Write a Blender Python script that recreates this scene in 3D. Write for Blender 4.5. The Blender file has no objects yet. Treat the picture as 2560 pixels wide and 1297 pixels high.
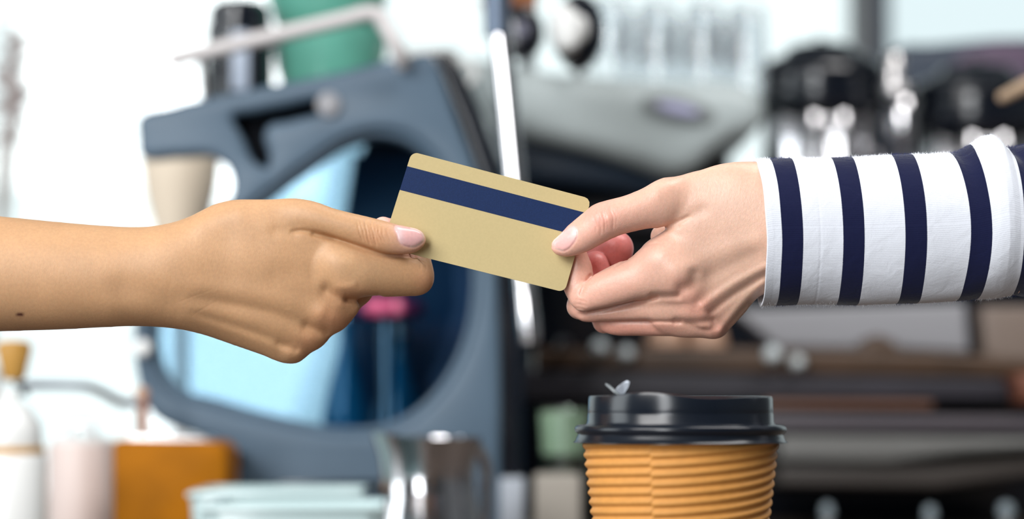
import bpy, bmesh, math, random
import numpy as np
from mathutils import Vector, Matrix

# ------------------------------------------------------------------ camera, world, lights
EYE = 1.22            # eye level above the floor, level with the cup lid
F = 85/36*2560        # focal length in pixels
D0 = 1.1255           # distance of the hands and card
S0 = D0/F             # metres per pixel at the card
def P(px, py, D): return Vector(((px-1280)/F*D, D, EYE-(py-1000)/F*D))
sc = bpy.context.scene
C = sc.collection
cam_d = bpy.data.cameras.new('camera'); cam = bpy.data.objects.new('camera', cam_d); C.objects.link(cam)
cam.location = (0, 0, EYE); cam.rotation_euler = (math.pi/2, 0, 0)
cam_d.lens = 85; cam_d.sensor_width = 36; cam_d.shift_y = 351.5/2560
cam_d.clip_start = 0.05; cam_d.clip_end = 60
cam_d.dof.use_dof = True; cam_d.dof.focus_distance = D0-0.008; cam_d.dof.aperture_fstop = 4.2
cam_d.dof.aperture_blades = 7; cam_d.dof.aperture_rotation = 0.3
sc.camera = cam
sc.view_settings.view_transform = 'Standard'; sc.view_settings.look = 'None'
sc.view_settings.gamma = 1.0; sc.view_settings.use_curve_mapping = False
sc.view_settings.exposure = 0.14
sc.cycles.use_denoising = True
sc.cycles.max_bounces = 8; sc.cycles.diffuse_bounces = 3; sc.cycles.glossy_bounces = 4
sc.cycles.transmission_bounces = 8; sc.cycles.transparent_max_bounces = 8
sc.cycles.sample_clamp_indirect = 6; sc.cycles.caustics_reflective = False; sc.cycles.caustics_refractive = False
world = bpy.data.worlds.new('sky'); sc.world = world; world.use_nodes = True
wn = world.node_tree; bg = wn.nodes['Background']
bg.inputs[0].default_value = (0.90, 0.98, 1.0, 1); bg.inputs[1].default_value = 1.25
def area(name, loc, target, sx, sy, power, col=(1, 1, 1)):
    d = bpy.data.lights.new(name, 'AREA'); d.shape = 'RECTANGLE'; d.size = sx; d.size_y = sy
    d.energy = power; d.color = col
    o = bpy.data.objects.new(name, d); C.objects.link(o); o.location = loc
    o.rotation_euler = (Vector(target)-Vector(loc)).to_track_quat('-Z', 'Y').to_euler()
    return o
area('window_daylight', (-1.3, -0.6, 2.6), (0.05, 1.15, 1.25), 1.6, 1.2, 68, (1.0, 0.99, 0.98))
area('front_fill', (-1.35, -2.45, 1.75), (0, 2, 1.3), 0.9, 2.1, 66, (0.95, 0.98, 1.0))  # added frontal fill behind the camera; that wall has no window
area('left_edge_fill', (-2.9, 0.9, 1.7), (0, 1.2, 1.2), 1.2, 1.7, 30, (0.90, 0.97, 1.0))  # added side light for bright left edges; the left wall is solid
area('overhead_fill', (0.9, 1.3, 2.95), (0.7, 2.1, 1.2), 1.4, 1.0, 42, (1.0, 0.98, 0.96))  # added unseen overhead light to lift the ambient over the counter

# ------------------------------------------------------------------ helpers
def tag(o, label=None, cat=None, group=None, kind=None):
    for k, v in (('label', label), ('category', cat), ('group', group), ('kind', kind)):
        if v: o[k] = v
    return o
def mesh_obj(name, verts, faces, mat, parent=None, smooth=True, loc=None):
    me = bpy.data.meshes.new(name); me.from_pydata([tuple(v) for v in verts], [], [tuple(f) for f in faces]); me.update()
    if smooth: me.polygons.foreach_set('use_smooth', [True]*len(me.polygons))
    if mat: me.materials.append(mat)
    o = bpy.data.objects.new(name, me); C.objects.link(o)
    if parent: o.parent = parent
    if loc is not None: o.location = loc
    return o
def empty(name, loc, label, cat, group=None, rot=(0, 0, 0)):
    o = bpy.data.objects.new(name, None); C.objects.link(o); o.location = loc; o.rotation_euler = rot
    o.empty_display_size = 0.02
    return tag(o, label, cat, group)
def material(name, col, rough=0.5, metal=0.0, spec=0.5, coat=0.0, trans=0.0, ior=1.45, noise=0.0, nscale=40, bump=0.0, bscale=200, emit=None):
    m = bpy.data.materials.new(name); m.use_nodes = True
    nt = m.node_tree; b = nt.nodes['Principled BSDF']
    b.inputs['Base Color'].default_value = (*col, 1); b.inputs['Roughness'].default_value = rough
    b.inputs['Metallic'].default_value = metal; b.inputs['Specular IOR Level'].default_value = spec
    b.inputs['Coat Weight'].default_value = coat; b.inputs['Coat Roughness'].default_value = 0.1
    b.inputs['Transmission Weight'].default_value = trans; b.inputs['IOR'].default_value = ior
    tc = nt.nodes.new('ShaderNodeTexCoord')
    if noise > 0:
        n = nt.nodes.new('ShaderNodeTexNoise'); n.inputs['Scale'].default_value = nscale; n.inputs['Detail'].default_value = 4
        nt.links.new(tc.outputs['Object'], n.inputs['Vector'])
        mr = nt.nodes.new('ShaderNodeMapRange'); mr.inputs['From Min'].default_value = 0.3; mr.inputs['From Max'].default_value = 0.7
        mr.inputs['To Min'].default_value = 1-noise; mr.inputs['To Max'].default_value = 1+noise
        nt.links.new(n.outputs['Fac'], mr.inputs['Value'])
        mx = nt.nodes.new('ShaderNodeVectorMath'); mx.operation = 'SCALE'; mx.inputs[0].default_value = col
        nt.links.new(mr.outputs[0], mx.inputs['Scale']); nt.links.new(mx.outputs[0], b.inputs['Base Color'])
    if bump > 0:
        n = nt.nodes.new('ShaderNodeTexNoise'); n.inputs['Scale'].default_value = bscale; n.inputs['Detail'].default_value = 3
        nt.links.new(tc.outputs['Object'], n.inputs['Vector'])
        bp = nt.nodes.new('ShaderNodeBump'); bp.inputs['Strength'].default_value = bump; bp.inputs['Distance'].default_value = 0.001
        nt.links.new(n.outputs['Fac'], bp.inputs['Height']); nt.links.new(bp.outputs[0], b.inputs['Normal'])
    if emit:
        b.inputs['Emission Color'].default_value = (*emit[0], 1); b.inputs['Emission Strength'].default_value = emit[1]
    return m

# ------------------------------------------------------------------ sculpting: implicit surfaces in pixel-sized units (u right, v down, w away)
def catmull(pts, n=8, closed=True):
    p = np.array(pts, float); N = len(p); out = []
    rng_ = range(N if closed else N-1)
    for i in rng_:
        if closed: a, b, c, d = p[(i-1) % N], p[i], p[(i+1) % N], p[(i+2) % N]
        else: a, b, c, d = p[max(i-1, 0)], p[i], p[i+1], p[min(i+2, N-1)]
        for k in range(n):
            t = k/n
            # centripetal-like: scale the tangents by the shorter neighbour to avoid overshoot
            l1 = np.linalg.norm(b-a)+1e-6; l2 = np.linalg.norm(c-b)+1e-6; l3 = np.linalg.norm(d-c)+1e-6
            m1 = ((b-a)/l1*l2+(c-b)/l2*l1)/(l1+l2)*l2
            m2 = ((c-b)/l2*l3+(d-c)/l3*l2)/(l2+l3)*l2
            h00 = 2*t**3-3*t**2+1; h10 = t**3-2*t**2+t; h01 = -2*t**3+3*t**2; h11 = t**3-t**2
            out.append(h00*b+h10*m1+h01*c+h11*m2)
    if not closed: out.append(p[-1])
    return np.array(out)
def poly_sdf(pu, pv, poly):
    d = np.full(pu.shape, 1e18); s = np.zeros(pu.shape, bool)
    N = len(poly)
    for i in range(N):
        ax, ay = poly[i]; bx, by = poly[(i+1) % N]
        ex, ey = bx-ax, by-ay; wx, wy = pu-ax, pv-ay
        t = np.clip((wx*ex+wy*ey)/(ex*ex+ey*ey+1e-9), 0, 1)
        d = np.minimum(d, (wx-ex*t)**2+(wy-ey*t)**2)
        c = ((ay <= pv) != (by <= pv))
        if abs(ey) > 1e-12:
            s ^= c & (pu < (pv-ay)/ey*ex+ax)
    d = np.sqrt(d)
    return np.where(s, -d, d)
def bspline_w(t):
    return ((1-t)**3/6, (3*t**3-6*t**2+4)/6, (-3*t**3+3*t**2+3*t+1)/6, t**3/6)
def bspline_dw(t):
    return (-(1-t)**2/2, (9*t**2-12*t)/6, (-9*t**2+6*t+3)/6, t**2/2)
class Inflate:
    """a limb whose outline is a smooth closed curve, inflated to a rounded solid: thickness from a membrane equation"""
    def __init__(self, pts, s, wc, step=5):
        self.poly = catmull(pts, 6); self.s = s if callable(s) else (lambda u, v: s+0*u); self.wc = wc if callable(wc) else (lambda u, v: wc+0*u)
        lo = self.poly.min(0)-60; hi = self.poly.max(0)+60
        self.h = step; self.lo = lo
        us = np.arange(lo[0], hi[0], step); vs = np.arange(lo[1], hi[1], step)
        U, V = np.meshgrid(us, vs, indexing='ij')
        d = poly_sdf(U, V, self.poly); ins = d < 0
        din = np.maximum(-d, 0.25*step)
        phi = np.where(ins, din*60, 0.0)
        par = (np.add.outer(np.arange(len(us)), np.arange(len(vs))) % 2) == 0
        om = 1.9
        dout = np.maximum(d, 0)
        den = 4+sum(np.where(np.roll(ins, sh, ax), 0, np.minimum(np.roll(dout, sh, ax)/din, 8)) for ax, sh in ((0, 1), (0, -1), (1, 1), (1, -1)))
        for it in range(420):
            for q in (par, ~par):
                tot = np.zeros_like(phi)
                for ax, sh in ((0, 1), (0, -1), (1, 1), (1, -1)):
                    tot += np.where(np.roll(ins, sh, ax), np.roll(phi, sh, ax), 0)
                new = (tot+2*step*step)/den
                m = q & ins
                phi[m] += om*(new[m]-phi[m])
            if it == 300: om = 1.3
        S = np.where(ins, phi/din, 0); K = ins & (din < 3*step) & (din > 0.8*step)
        Sv = np.where(K, S, 0); Kf = K.astype(float)
        for _ in range(26):
            a = Sv*Kf; n = Kf.copy(); acc = a.copy()
            for ax, sh in ((0, 1), (0, -1), (1, 1), (1, -1)):
                acc += np.roll(a, sh, ax); n += np.roll(Kf, sh, ax)
            Sv = np.where(n > 0, acc/np.maximum(n, 1e-9), 0); Kf = (n > 0).astype(float)
        Sv = np.where(Sv <= 0, 60, Sv)
        self.phi = np.where(ins, phi, -Sv*dout); self.a = math.sqrt(phi.max()); self.n = self.phi.shape
        self.w0 = self.a
    def sample(self, u, v):
        x = np.clip((u-self.lo[0])/self.h, 1, self.n[0]-3.001); y = np.clip((v-self.lo[1])/self.h, 1, self.n[1]-3.001)
        i = x.astype(int); j = y.astype(int); tx = x-i; ty = y-j
        wx = bspline_w(tx); wy = bspline_w(ty); dx = bspline_dw(tx); dy = bspline_dw(ty)
        f = 0; fu = 0; fv = 0
        for a in range(4):
            for b in range(4):
                g = self.phi[i-1+a, j-1+b]
                f = f+wx[a]*wy[b]*g; fu = fu+dx[a]*wy[b]*g; fv = fv+wx[a]*dy[b]*g
        return f, fu/self.h, fv/self.h
    def __call__(self, p):
        u, v, w = p
        f, fu, fv = self.sample(u, v)
        # outside the grid: keep growing
        lo, hi = self.lo+5, self.lo+np.array(self.n)*self.h-15
        off = np.maximum(np.maximum(lo[0]-u, u-hi[0]), 0)+np.maximum(np.maximum(lo[1]-v, v-hi[1]), 0)
        f = f-off*100
        s = self.s(u, v); z = (w-self.wc(u, v))
        Fv = (z/s)**2-f
        G = np.sqrt((2*z/s**2)**2+fu**2+fv**2)
        return Fv/np.maximum(G, self.a*0.9)
def cone(a, ra, b, rb):
    a = np.array(a, float); b = np.array(b, float); e = b-a; L = (e@e)+1e-9
    def f(p):
        d = [p[k]-a[k] for k in range(3)]
        t = np.clip((d[0]*e[0]+d[1]*e[1]+d[2]*e[2])/L, 0, 1)
        t2 = t*t*(3-2*t)
        return np.sqrt(sum((d[k]-e[k]*t)**2 for k in range(3)))-(ra+(rb-ra)*t2)
    return f
def chain(pts):
    cs = [cone(p[:3], p[3], q[:3], q[3]) for p, q in zip(pts, pts[1:])]
    def f(p):
        r = cs[0](p)
        for c in cs[1:]: r = smin(r, c(p), 10)
        return r
    return f
def smin(a, b, k):
    h = np.clip(0.5+0.5*(b-a)/k, 0, 1)
    return b+(a-b)*h-k*h*(1-h)
def segdist2(u, v, pts):
    d = np.full(u.shape, 1e18)
    for (ax, ay), (bx, by) in zip(pts, pts[1:]):
        ex, ey = bx-ax, by-ay
        t = np.clip(((u-ax)*ex+(v-ay)*ey)/(ex*ex+ey*ey+1e-9), 0, 1)
        d = np.minimum(d, (u-ax-ex*t)**2+(v-ay-ey*t)**2)
    return d
def relief(f0, marks):
    """marks: (curve points, width, height): + raises a bump, - sinks a groove, on the side towards the card's front"""
    def f(p):
        r = f0(p)
        near = np.abs(r) < 30
        if not near.any(): return r
        u, v, w = (np.asarray(x)[near] for x in np.broadcast_arrays(*p))
        add = np.zeros(u.shape)
        for m in marks:
            pts, wd, amp = m[:3]; wlim = m[3] if len(m) > 3 else 40
            pp = catmull(pts, 4, closed=False) if len(pts) > 2 else pts
            g = np.exp(-segdist2(u, v, pp)/wd**2)
            if len(m) > 4 and m[4]:   # fade at both ends of the line
                a = np.array(pts[0], float); b = np.array(pts[-1], float); e = b-a
                t = ((u-a[0])*e[0]+(v-a[1])*e[1])/(e@e)
                g = g*np.clip(1-(2*np.clip(t, 0, 1)-1)**4, 0, 1)
            add += amp*g/(1+np.exp((w-wlim)/12))
        r = r.copy(); r[near] -= add
        return r
    return f
def surface_nets(f, us, vs, ws, coarse=4):
    """mesh of f=0 on a rectilinear grid, evaluated only near the surface"""
    nu, nv, nw = len(us), len(vs), len(ws)
    cu, cv, cw = us[::coarse], vs[::coarse], ws[::coarse]
    A, B, Cc = np.meshgrid(cu, cv, cw, indexing='ij')
    cf = f((A, B, Cc))
    big = np.repeat(np.repeat(np.repeat(cf, coarse, 0), coarse, 1), coarse, 2)[:nu, :nv, :nw]
    du = np.gradient(us)
    lim = (np.maximum(du, (vs[1]-vs[0]))*coarse*1.9)[:, None, None]
    band = np.abs(big) < lim
    I = np.nonzero(band); fine = big.copy()
    vals = np.empty(len(I[0])); CH = 400000
    for k in range(0, len(vals), CH):
        s = slice(k, k+CH); vals[s] = f((us[I[0][s]], vs[I[1][s]], ws[I[2][s]]))
    fine[I] = vals
    neg = fine < 0
    cnt = np.zeros((nu-1, nv-1, nw-1), np.int8)
    for a in (0, 1):
        for b in (0, 1):
            for c in (0, 1):
                cnt += neg[a:nu-1+a, b:nv-1+b, c:nw-1+c]
    act = (cnt > 0) & (cnt < 8)
    idx = -np.ones(act.shape, np.int64); ai = np.nonzero(act); n = len(ai[0]); idx[ai] = np.arange(n)
    pos = np.zeros((n, 3)); num = np.zeros(n)
    i, j, k = ai
    X = (us, vs, ws)
    corners = [(a, b, c) for a in (0, 1) for b in (0, 1) for c in (0, 1)]
    for p in corners:
        for ax in range(3):
            if p[ax] == 1: continue
            q = list(p); q[ax] = 1
            fp = fine[i+p[0], j+p[1], k+p[2]]; fq = fine[i+q[0], j+q[1], k+q[2]]
            m = (fp < 0) != (fq < 0)
            t = np.where(m, fp/np.where(m, fp-fq, 1), 0)
            co = [X[0][i+p[0]], X[1][j+p[1]], X[2][k+p[2]]]
            cq = [X[0][i+q[0]], X[1][j+q[1]], X[2][k+q[2]]]
            for d in range(3): pos[:, d] += np.where(m, co[d]+(cq[d]-co[d])*t, 0)
            num += m
    pos /= num[:, None]
    faces = []
    for ax in range(3):
        o1, o2 = [a for a in range(3) if a != ax]
        sl0 = [slice(None)]*3; sl1 = [slice(None)]*3
        sl0[ax] = slice(0, -1); sl1[ax] = slice(1, None)
        for o in (o1, o2): sl0[o] = slice(1, -1); sl1[o] = slice(1, -1)
        a = neg[tuple(sl0)]; b = neg[tuple(sl1)]
        for sgn, m in ((0, a & ~b), (1, ~a & b)):
            g = np.nonzero(m)
            g = [g[0], g[1], g[2]]
            g[o1] = g[o1]+1; g[o2] = g[o2]+1
            def cell(d1, d2):
                h = [x.copy() for x in g]; h[o1] = h[o1]-d1; h[o2] = h[o2]-d2
                return idx[h[0], h[1], h[2]]
            q = [cell(0, 0), cell(1, 0), cell(1, 1), cell(0, 1)]
            flip = (sgn == 1) ^ (ax == 1)
            if flip: q = q[::-1]
            faces.append(np.stack(q, 1))
    faces = np.concatenate(faces); faces = faces[(faces >= 0).all(1)]
    # settle the vertices on the true surface
    for _ in range(2):
        e = 0.7; P3 = (pos[:, 0], pos[:, 1], pos[:, 2]); f0 = f(P3); g = []
        for d in range(3):
            Q = [x.copy() for x in P3]; Q[d] = Q[d]+e; g.append((f(tuple(Q))-f0)/e)
        g = np.stack(g, 1); n2 = (g**2).sum(1)+1e-6
        stp = (f0/n2)[:, None]*g; ln = np.linalg.norm(stp, axis=1)[:, None]
        pos -= stp*np.minimum(1, 3/np.maximum(ln, 1e-6))*0.9
    return pos, faces
def to_world(p, origin):
    return np.stack([(p[:, 0]-1280)*S0-origin[0], D0+p[:, 2]*S0-origin[1], EYE-(p[:, 1]-1000)*S0-origin[2]], 1)
def sculpt(name, f, us, vs, ws, mat, colour, origin, parent=None):
    pos, fc = surface_nets(f, us, vs, ws)
    me = bpy.data.meshes.new(name)
    W = to_world(pos, origin)
    me.vertices.add(len(W)); me.vertices.foreach_set('co', W.astype(np.float32).ravel())
    me.loops.add(len(fc)*4); me.loops.foreach_set('vertex_index', fc.astype(np.int32).ravel())
    me.polygons.add(len(fc)); me.polygons.foreach_set('loop_start', np.arange(0, len(fc)*4, 4, dtype=np.int32))
    me.update(calc_edges=True); me.validate()
    me.polygons.foreach_set('use_smooth', np.ones(len(me.polygons), bool))
    col = colour(pos)
    at = me.attributes.new('skin', 'FLOAT_COLOR', 'POINT')
    at.data.foreach_set('color', col.astype(np.float32).ravel())
    me.materials.append(mat)
    o = bpy.data.objects.new(name, me); C.objects.link(o); o.location = origin
    if parent: o.parent = parent
    # outward check
    print('SCULPT', name, len(W), 'verts')
    return o
def grid_axis(a, b, fine_a, fine_b, h, hb):
    """fine spacing h inside [fine_a, fine_b], growing to hb outside"""
    x = [fine_a]; s = h
    while x[-1] > a:
        s = min(s*1.08, hb); x.append(x[-1]-s)
    x = x[::-1]
    while x[-1] < fine_b: x.append(x[-1]+h)
    s = h
    while x[-1] < b:
        s = min(s*1.08, hb); x.append(x[-1]+s)
    return np.array(x)
def skin_material(name, base, rad=(1.0, 0.35, 0.18), scale=0.0035, sss=0.25, rough=0.48, creases=1.0):
    m = bpy.data.materials.new(name); m.use_nodes = True; nt = m.node_tree; b = nt.nodes['Principled BSDF']
    at = nt.nodes.new('ShaderNodeAttribute'); at.attribute_name = 'skin'
    tc = nt.nodes.new('ShaderNodeTexCoord')
    n1 = nt.nodes.new('ShaderNodeTexNoise'); n1.inputs['Scale'].default_value = 55; n1.inputs['Detail'].default_value = 6
    n2 = nt.nodes.new('ShaderNodeTexNoise'); n2.inputs['Scale'].default_value = 700; n2.inputs['Detail'].default_value = 3
    nt.links.new(tc.outputs['Object'], n1.inputs['Vector']); nt.links.new(tc.outputs['Object'], n2.inputs['Vector'])
    mr = nt.nodes.new('ShaderNodeMapRange'); mr.inputs['From Min'].default_value = 0.3; mr.inputs['From Max'].default_value = 0.7
    mr.inputs['To Min'].default_value = 0.94; mr.inputs['To Max'].default_value = 1.06
    nt.links.new(n1.outputs['Fac'], mr.inputs['Value'])
    mr2 = nt.nodes.new('ShaderNodeMapRange'); mr2.inputs['From Min'].default_value = 0.3; mr2.inputs['From Max'].default_value = 0.7
    mr2.inputs['To Min'].default_value = 0.95; mr2.inputs['To Max'].default_value = 1.05
    nt.links.new(n2.outputs['Fac'], mr2.inputs['Value'])
    mu = nt.nodes.new('ShaderNodeMath'); mu.operation = 'MULTIPLY'
    nt.links.new(mr.outputs[0], mu.inputs[0]); nt.links.new(mr2.outputs[0], mu.inputs[1])
    sc_ = nt.nodes.new('ShaderNodeVectorMath'); sc_.operation = 'SCALE'
    nt.links.new(at.outputs['Color'], sc_.inputs[0]); nt.links.new(mu.outputs[0], sc_.inputs['Scale'])
    nt.links.new(sc_.outputs[0], b.inputs['Base Color'])
    b.inputs['Subsurface Weight'].default_value = sss; b.inputs['Subsurface Radius'].default_value = rad
    b.inputs['Subsurface Scale'].default_value = scale
    b.inputs['Specular IOR Level'].default_value = 0.42
    # nails are glossier: alpha of the attribute marks them
    rr = nt.nodes.new('ShaderNodeMapRange'); rr.inputs['To Min'].default_value = rough; rr.inputs['To Max'].default_value = 0.24
    nt.links.new(at.outputs['Alpha'], rr.inputs['Value']); nt.links.new(rr.outputs[0], b.inputs['Roughness'])
    # skin relief: fine cells and short hairs' grain
    vo = nt.nodes.new('ShaderNodeTexVoronoi'); vo.inputs['Scale'].default_value = 1500; vo.feature = 'DISTANCE_TO_EDGE'
    mp = nt.nodes.new('ShaderNodeMapping'); mp.inputs['Scale'].default_value = (1, 1, 0.6); mp.inputs['Rotation'].default_value = (0, 0.5, 0)
    nt.links.new(tc.outputs['Object'], mp.inputs['Vector'])
    dist = nt.nodes.new('ShaderNodeTexNoise'); dist.inputs['Scale'].default_value = 900; dist.inputs['Detail'].default_value = 4
    nt.links.new(mp.outputs[0], dist.inputs['Vector']); nt.links.new(mp.outputs[0], vo.inputs['Vector'])
    ad = nt.nodes.new('ShaderNodeMath'); ad.operation = 'MULTIPLY_ADD'; ad.inputs[1].default_value = 0.7
    mn = nt.nodes.new('ShaderNodeMath'); mn.operation = 'MINIMUM'; mn.inputs[1].default_value = 0.35
    nt.links.new(vo.outputs['Distance'], mn.inputs[0])
    nt.links.new(mn.outputs[0], ad.inputs[0]); nt.links.new(dist.outputs['Fac'], ad.inputs[2])
    inv = nt.nodes.new('ShaderNodeMapRange'); inv.inputs['To Min'].default_value = 0.13*creases; inv.inputs['To Max'].default_value = 0.02
    nt.links.new(at.outputs['Alpha'], inv.inputs['Value'])
    bp = nt.nodes.new('ShaderNodeBump'); bp.inputs['Distance'].default_value = 0.0005
    nt.links.new(inv.outputs[0], bp.inputs['Strength'])
    nt.links.new(ad.outputs[0], bp.inputs['Height']); nt.links.new(bp.outputs[0], b.inputs['Normal'])
    return m
def gauss(u, v, cu, cv, ru, rv=None, ang=0):
    rv = rv or ru; c, s = math.cos(ang), math.sin(ang)
    x = (u-cu)*c+(v-cv)*s; y = -(u-cu)*s+(v-cv)*c
    return np.exp(-(x/ru)**2-(y/rv)**2)
def nail_mask(pos, poly, soft=2.2, wmax=0):
    d = poly_sdf(pos[:, 0], pos[:, 1], catmull(poly, 5))
    return 1/(1+np.exp(np.clip(d/soft, -30, 30)))*(pos[:, 2] < wmax)
def mix(col, c, k): return col*(1-k[:, None])+np.array(c)[None, :]*k[:, None]

# ------------------------------------------------------------------ the person on the left: bare forearm and hand
def soft(u, xs, ys):
    # piecewise curve with its corners rounded off
    return sum(np.interp(u+o, xs, ys) for o in (-36, -27, -18, -9, 0, 9, 18, 27, 36))/9.0
def left_arm():
    body = Inflate([(-760, 600), (-740, 545), (-500, 515), (-250, 520), (0, 541), (154, 556), (250, 564), (335, 568), (385, 566), (424, 559), (482, 542), (538, 515), (577, 505), (635, 502), (700, 502),
                    (755, 503), (800, 520), (840, 553), (868, 600), (888, 650), (905, 700), (912, 740), (901, 771), (847, 818), (793, 864), (760, 892), (744, 904), (725, 908), (704, 906),
                    (654, 887), (577, 860), (500, 834), (463, 825), (420, 819), (375, 815), (335, 814), (250, 818), (154, 823), (0, 828), (-250, 842), (-500, 850), (-740, 820), (-760, 760)],
                   lambda u, v: soft(u, [250, 430, 560, 760, 900], [.88, .80, .56, .47, .50]),
                   lambda u, v: soft(u, [300, 620, 950], [0, 1, 1])*(0.20*(v-690)+4)+soft(u, [450, 900], [0, -8]))
    thumb = Inflate([(600, 560), (650, 515), (700, 503), (757, 502), (800, 511), (831, 523), (880, 536), (924, 546), (960, 555), (990, 563), (1025, 569), (1048, 575), (1062, 587), (1066, 602), (1060, 617), (1043, 631), (1020, 639),
                     (990, 640), (963, 637), (924, 625), (890, 614), (870, 608), (831, 597), (785, 588), (735, 586), (680, 600), (620, 600)],
                    lambda u, v: soft(u, [700, 850, 980, 1066], [.75, .95, .90, .86]),
                    lambda u, v: soft(u, [600, 700, 780, 860, 960, 1066], [-25, -42, -52, -54, -49, -37]))
    index = Inflate([(790, 630), (830, 590), (870, 592), (924, 600), (963, 610), (1000, 620), (1025, 630), (1043, 636), (1060, 641), (1072, 652), (1078, 670), (1081, 691), (1077, 714), (1064, 729), (1047, 736), (1015, 739),
                     (982, 741), (945, 743), (905, 752), (860, 760), (810, 730)],
                    lambda u, v: 0.92+0*u,
                    lambda u, v: soft(u, [800, 870, 960, 1080], [-24, -22, 2, 36]))
    index_tip = chain([(1036, 688, 40, 46), (1036, 622, 72, 37), (990, 578, 62, 33), (956, 567, 36, 28)])
    middle = chain([(828, 780, 28, 46), (884, 718, 96, 42), (905, 690, 130, 38), (860, 650, 168, 34), (800, 640, 150, 30)])
    ring = chain([(778, 830, 30, 40), (822, 772, 110, 38), (800, 720, 160, 34), (750, 690, 140, 29)])
    little = chain([(728, 868, 30, 30), (762, 818, 98, 30), (740, 770, 140, 28), (700, 740, 125, 24)])
    palm = chain([(520, 640, 30, 80), (700, 700, 62, 70), (760, 760, 60, 55)])
    # metacarpal heads (knuckles)
    k1 = cone((850, 672, -22), 56, (890, 686, -16), 50)
    def f(p):
        r = body(p)
        r = smin(r, palm(p), 50)
        r = smin(r, k1(p), 30)
        r = smin(r, index(p), 22)
        r = smin(r, thumb(p), 7)
        for q in (middle, ring, little): r = smin(r, q(p), 16)
        r = smin(r, index_tip(p), 12)
        return r
    marks = [
        # thumb web: a furrow running back from the web, and the long soft shadow line of the first metacarpal
        ([(730, 585), (760, 582), (795, 589), (850, 604)], 6, -6.5, 40, 1), ([(700, 582), (740, 584)], 16, -3),
        ([(790, 590), (850, 605), (910, 626), (965, 642), (1035, 643)], 6, -6),
        # knuckles
        ([(815, 788), (832, 794)], 32, 12), ([(758, 848), (770, 844)], 26, 4),
        # dips between the knuckles
        ([(915, 756), (880, 752), (850, 742), (822, 728)], 17, -9), ([(872, 748), (905, 749), (945, 746)], 9, -10),
        ([(812, 832), (795, 828), (770, 816)], 13, -7), ([(738, 874), (722, 868), (700, 860)], 10, -3.5),
        # tendons over the back of the hand
        ([(840, 800), (700, 752), (440, 715)], 26, 5, 40, 1), ([(800, 860), (660, 812), (430, 765)], 22, 4.5, 40, 1), ([(730, 890), (640, 850), (450, 790)], 15, 3, 40, 1),
        ([(820, 835), (680, 782), (480, 745)], 14, -3.5, 40, 1), ([(750, 875), (650, 836), (480, 780)], 11, -2.5, 40, 1),
        ([(815, 706), (760, 690), (700, 690)], 26, -2),
        ([(835, 724), (862, 722), (900, 714)], 11, 2.0, 40, 1), ([(845, 650), (880, 655)], 34, 5),
        # wrist: radial hollow, ulnar head
        ([(440, 760), (400, 740), (330, 720)], 34, -4), ([(300, 770), (360, 775)], 34, 3), ([(520, 560), (600, 540)], 34, 4), ([(590, 600), (650, 610)], 40, -3),
        # skin folds beside the index knuckle
        ([(450, 762), (500, 742), (560, 722)], 2.4, -.3, 40, 1), ([(490, 790), (520, 772), (560, 752)], 2.4, -.35, 40, 1),
    ]
    # wrinkles over the thumb joint
    rnd = random.Random(3)
    for uu, ln, am in ((903, 28, 1.5), (912, 30, 1.2), (921, 34, 1.9), (929, 30, 1.2), (937, 34, 2.1), (944, 28, 1.2), (952, 22, 1.3), (962, 24, .9), (974, 20, .8)):
        c = 586; pts = []
        for k in range(5):
            t = k/4-.5
            pts.append((uu+14*t+10*t*t+rnd.uniform(-1.8, 1.8), c+2*ln*t+(uu-930)*.15))
        marks.append((pts, 2.2, -am*1.1, 20, 1))
    # index joint folds
    for uu, am in ((1046, -1.2), (1060, -1.0)):
        marks.append(([(uu-20, 650), (uu+4, 660), (uu+6, 676)], 2.6, am, 40, 1))
    nail = [(991, 568), (1010, 569), (1040, 574), (1056, 582), (1063, 594), (1062, 604), (1052, 614), (1040, 621), (1022, 621), (1008, 616), (1000, 606), (996, 592), (990, 578)]
    npoly = catmull(nail, 5)
    def g(p):
        r = relief(f, marks)(p)
        near = np.abs(r) < 14
        if near.any():
            u, v, w = (np.asarray(x)[near] for x in np.broadcast_arrays(*p))
            d = poly_sdf(u, v, npoly); m = (w < -35)
            # groove round the plate, plate slightly proud of it
            off = 1.6*np.exp(-(d/2.6)**2)-0.8/(1+np.exp(np.clip((d+3)/1.6, -30, 30)))
            r = r.copy(); r[near] += np.where(m & (u > 985), off, 0)
        return r
    base = np.array((0.56, 0.325, 0.172))
    def colour(pos):
        u, v, w = pos.T
        col = np.repeat(base[None], len(u), 0)
        red = np.array((0.62, 0.27, 0.15)); pale = np.array((0.64, 0.40, 0.225))
        col = mix(col, pale, 0.5*gauss(u, v, 905, 680, 70, 40))
        col = mix(col, red, 0.45*gauss(u, v, 835, 800, 50, 35)+0.35*gauss(u, v, 770, 860, 40, 30)+0.3*gauss(u, v, 880, 740, 50, 25)+0.35*gauss(u, v, 1065, 705, 30, 35))
        col = mix(col, red, 0.4*gauss(u, v, 940, 600, 40, 30))
        tip = 1/(1+np.exp(-(u-985)/12))*(v < 645)*(w < 10)
        col = mix(col, (0.72, 0.40, 0.29), 0.75*tip)
        back = 1/(1+np.exp(-(w-2)/4))*(v < 640)*(u > 905)
        col = mix(col, (0.85, 0.47, 0.39), back)
        nm = nail_mask(pos, nail, 1.4, -35)
        nc = np.array((0.74, 0.43, 0.42)); col = mix(col, nc, nm)
        lun = gauss(u, v, 1002, 592, 9, 22, -0.1)
        col = mix(col, (0.80, 0.60, 0.60), nm*lun*0.8)
        dd = poly_sdf(u, v, npoly)
        edge = np.exp(-((dd+2)/1.8)**2)*(u > 1028)*(w < -30)
        col = mix(col, (0.85, 0.68, 0.60), edge*0.8)
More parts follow.
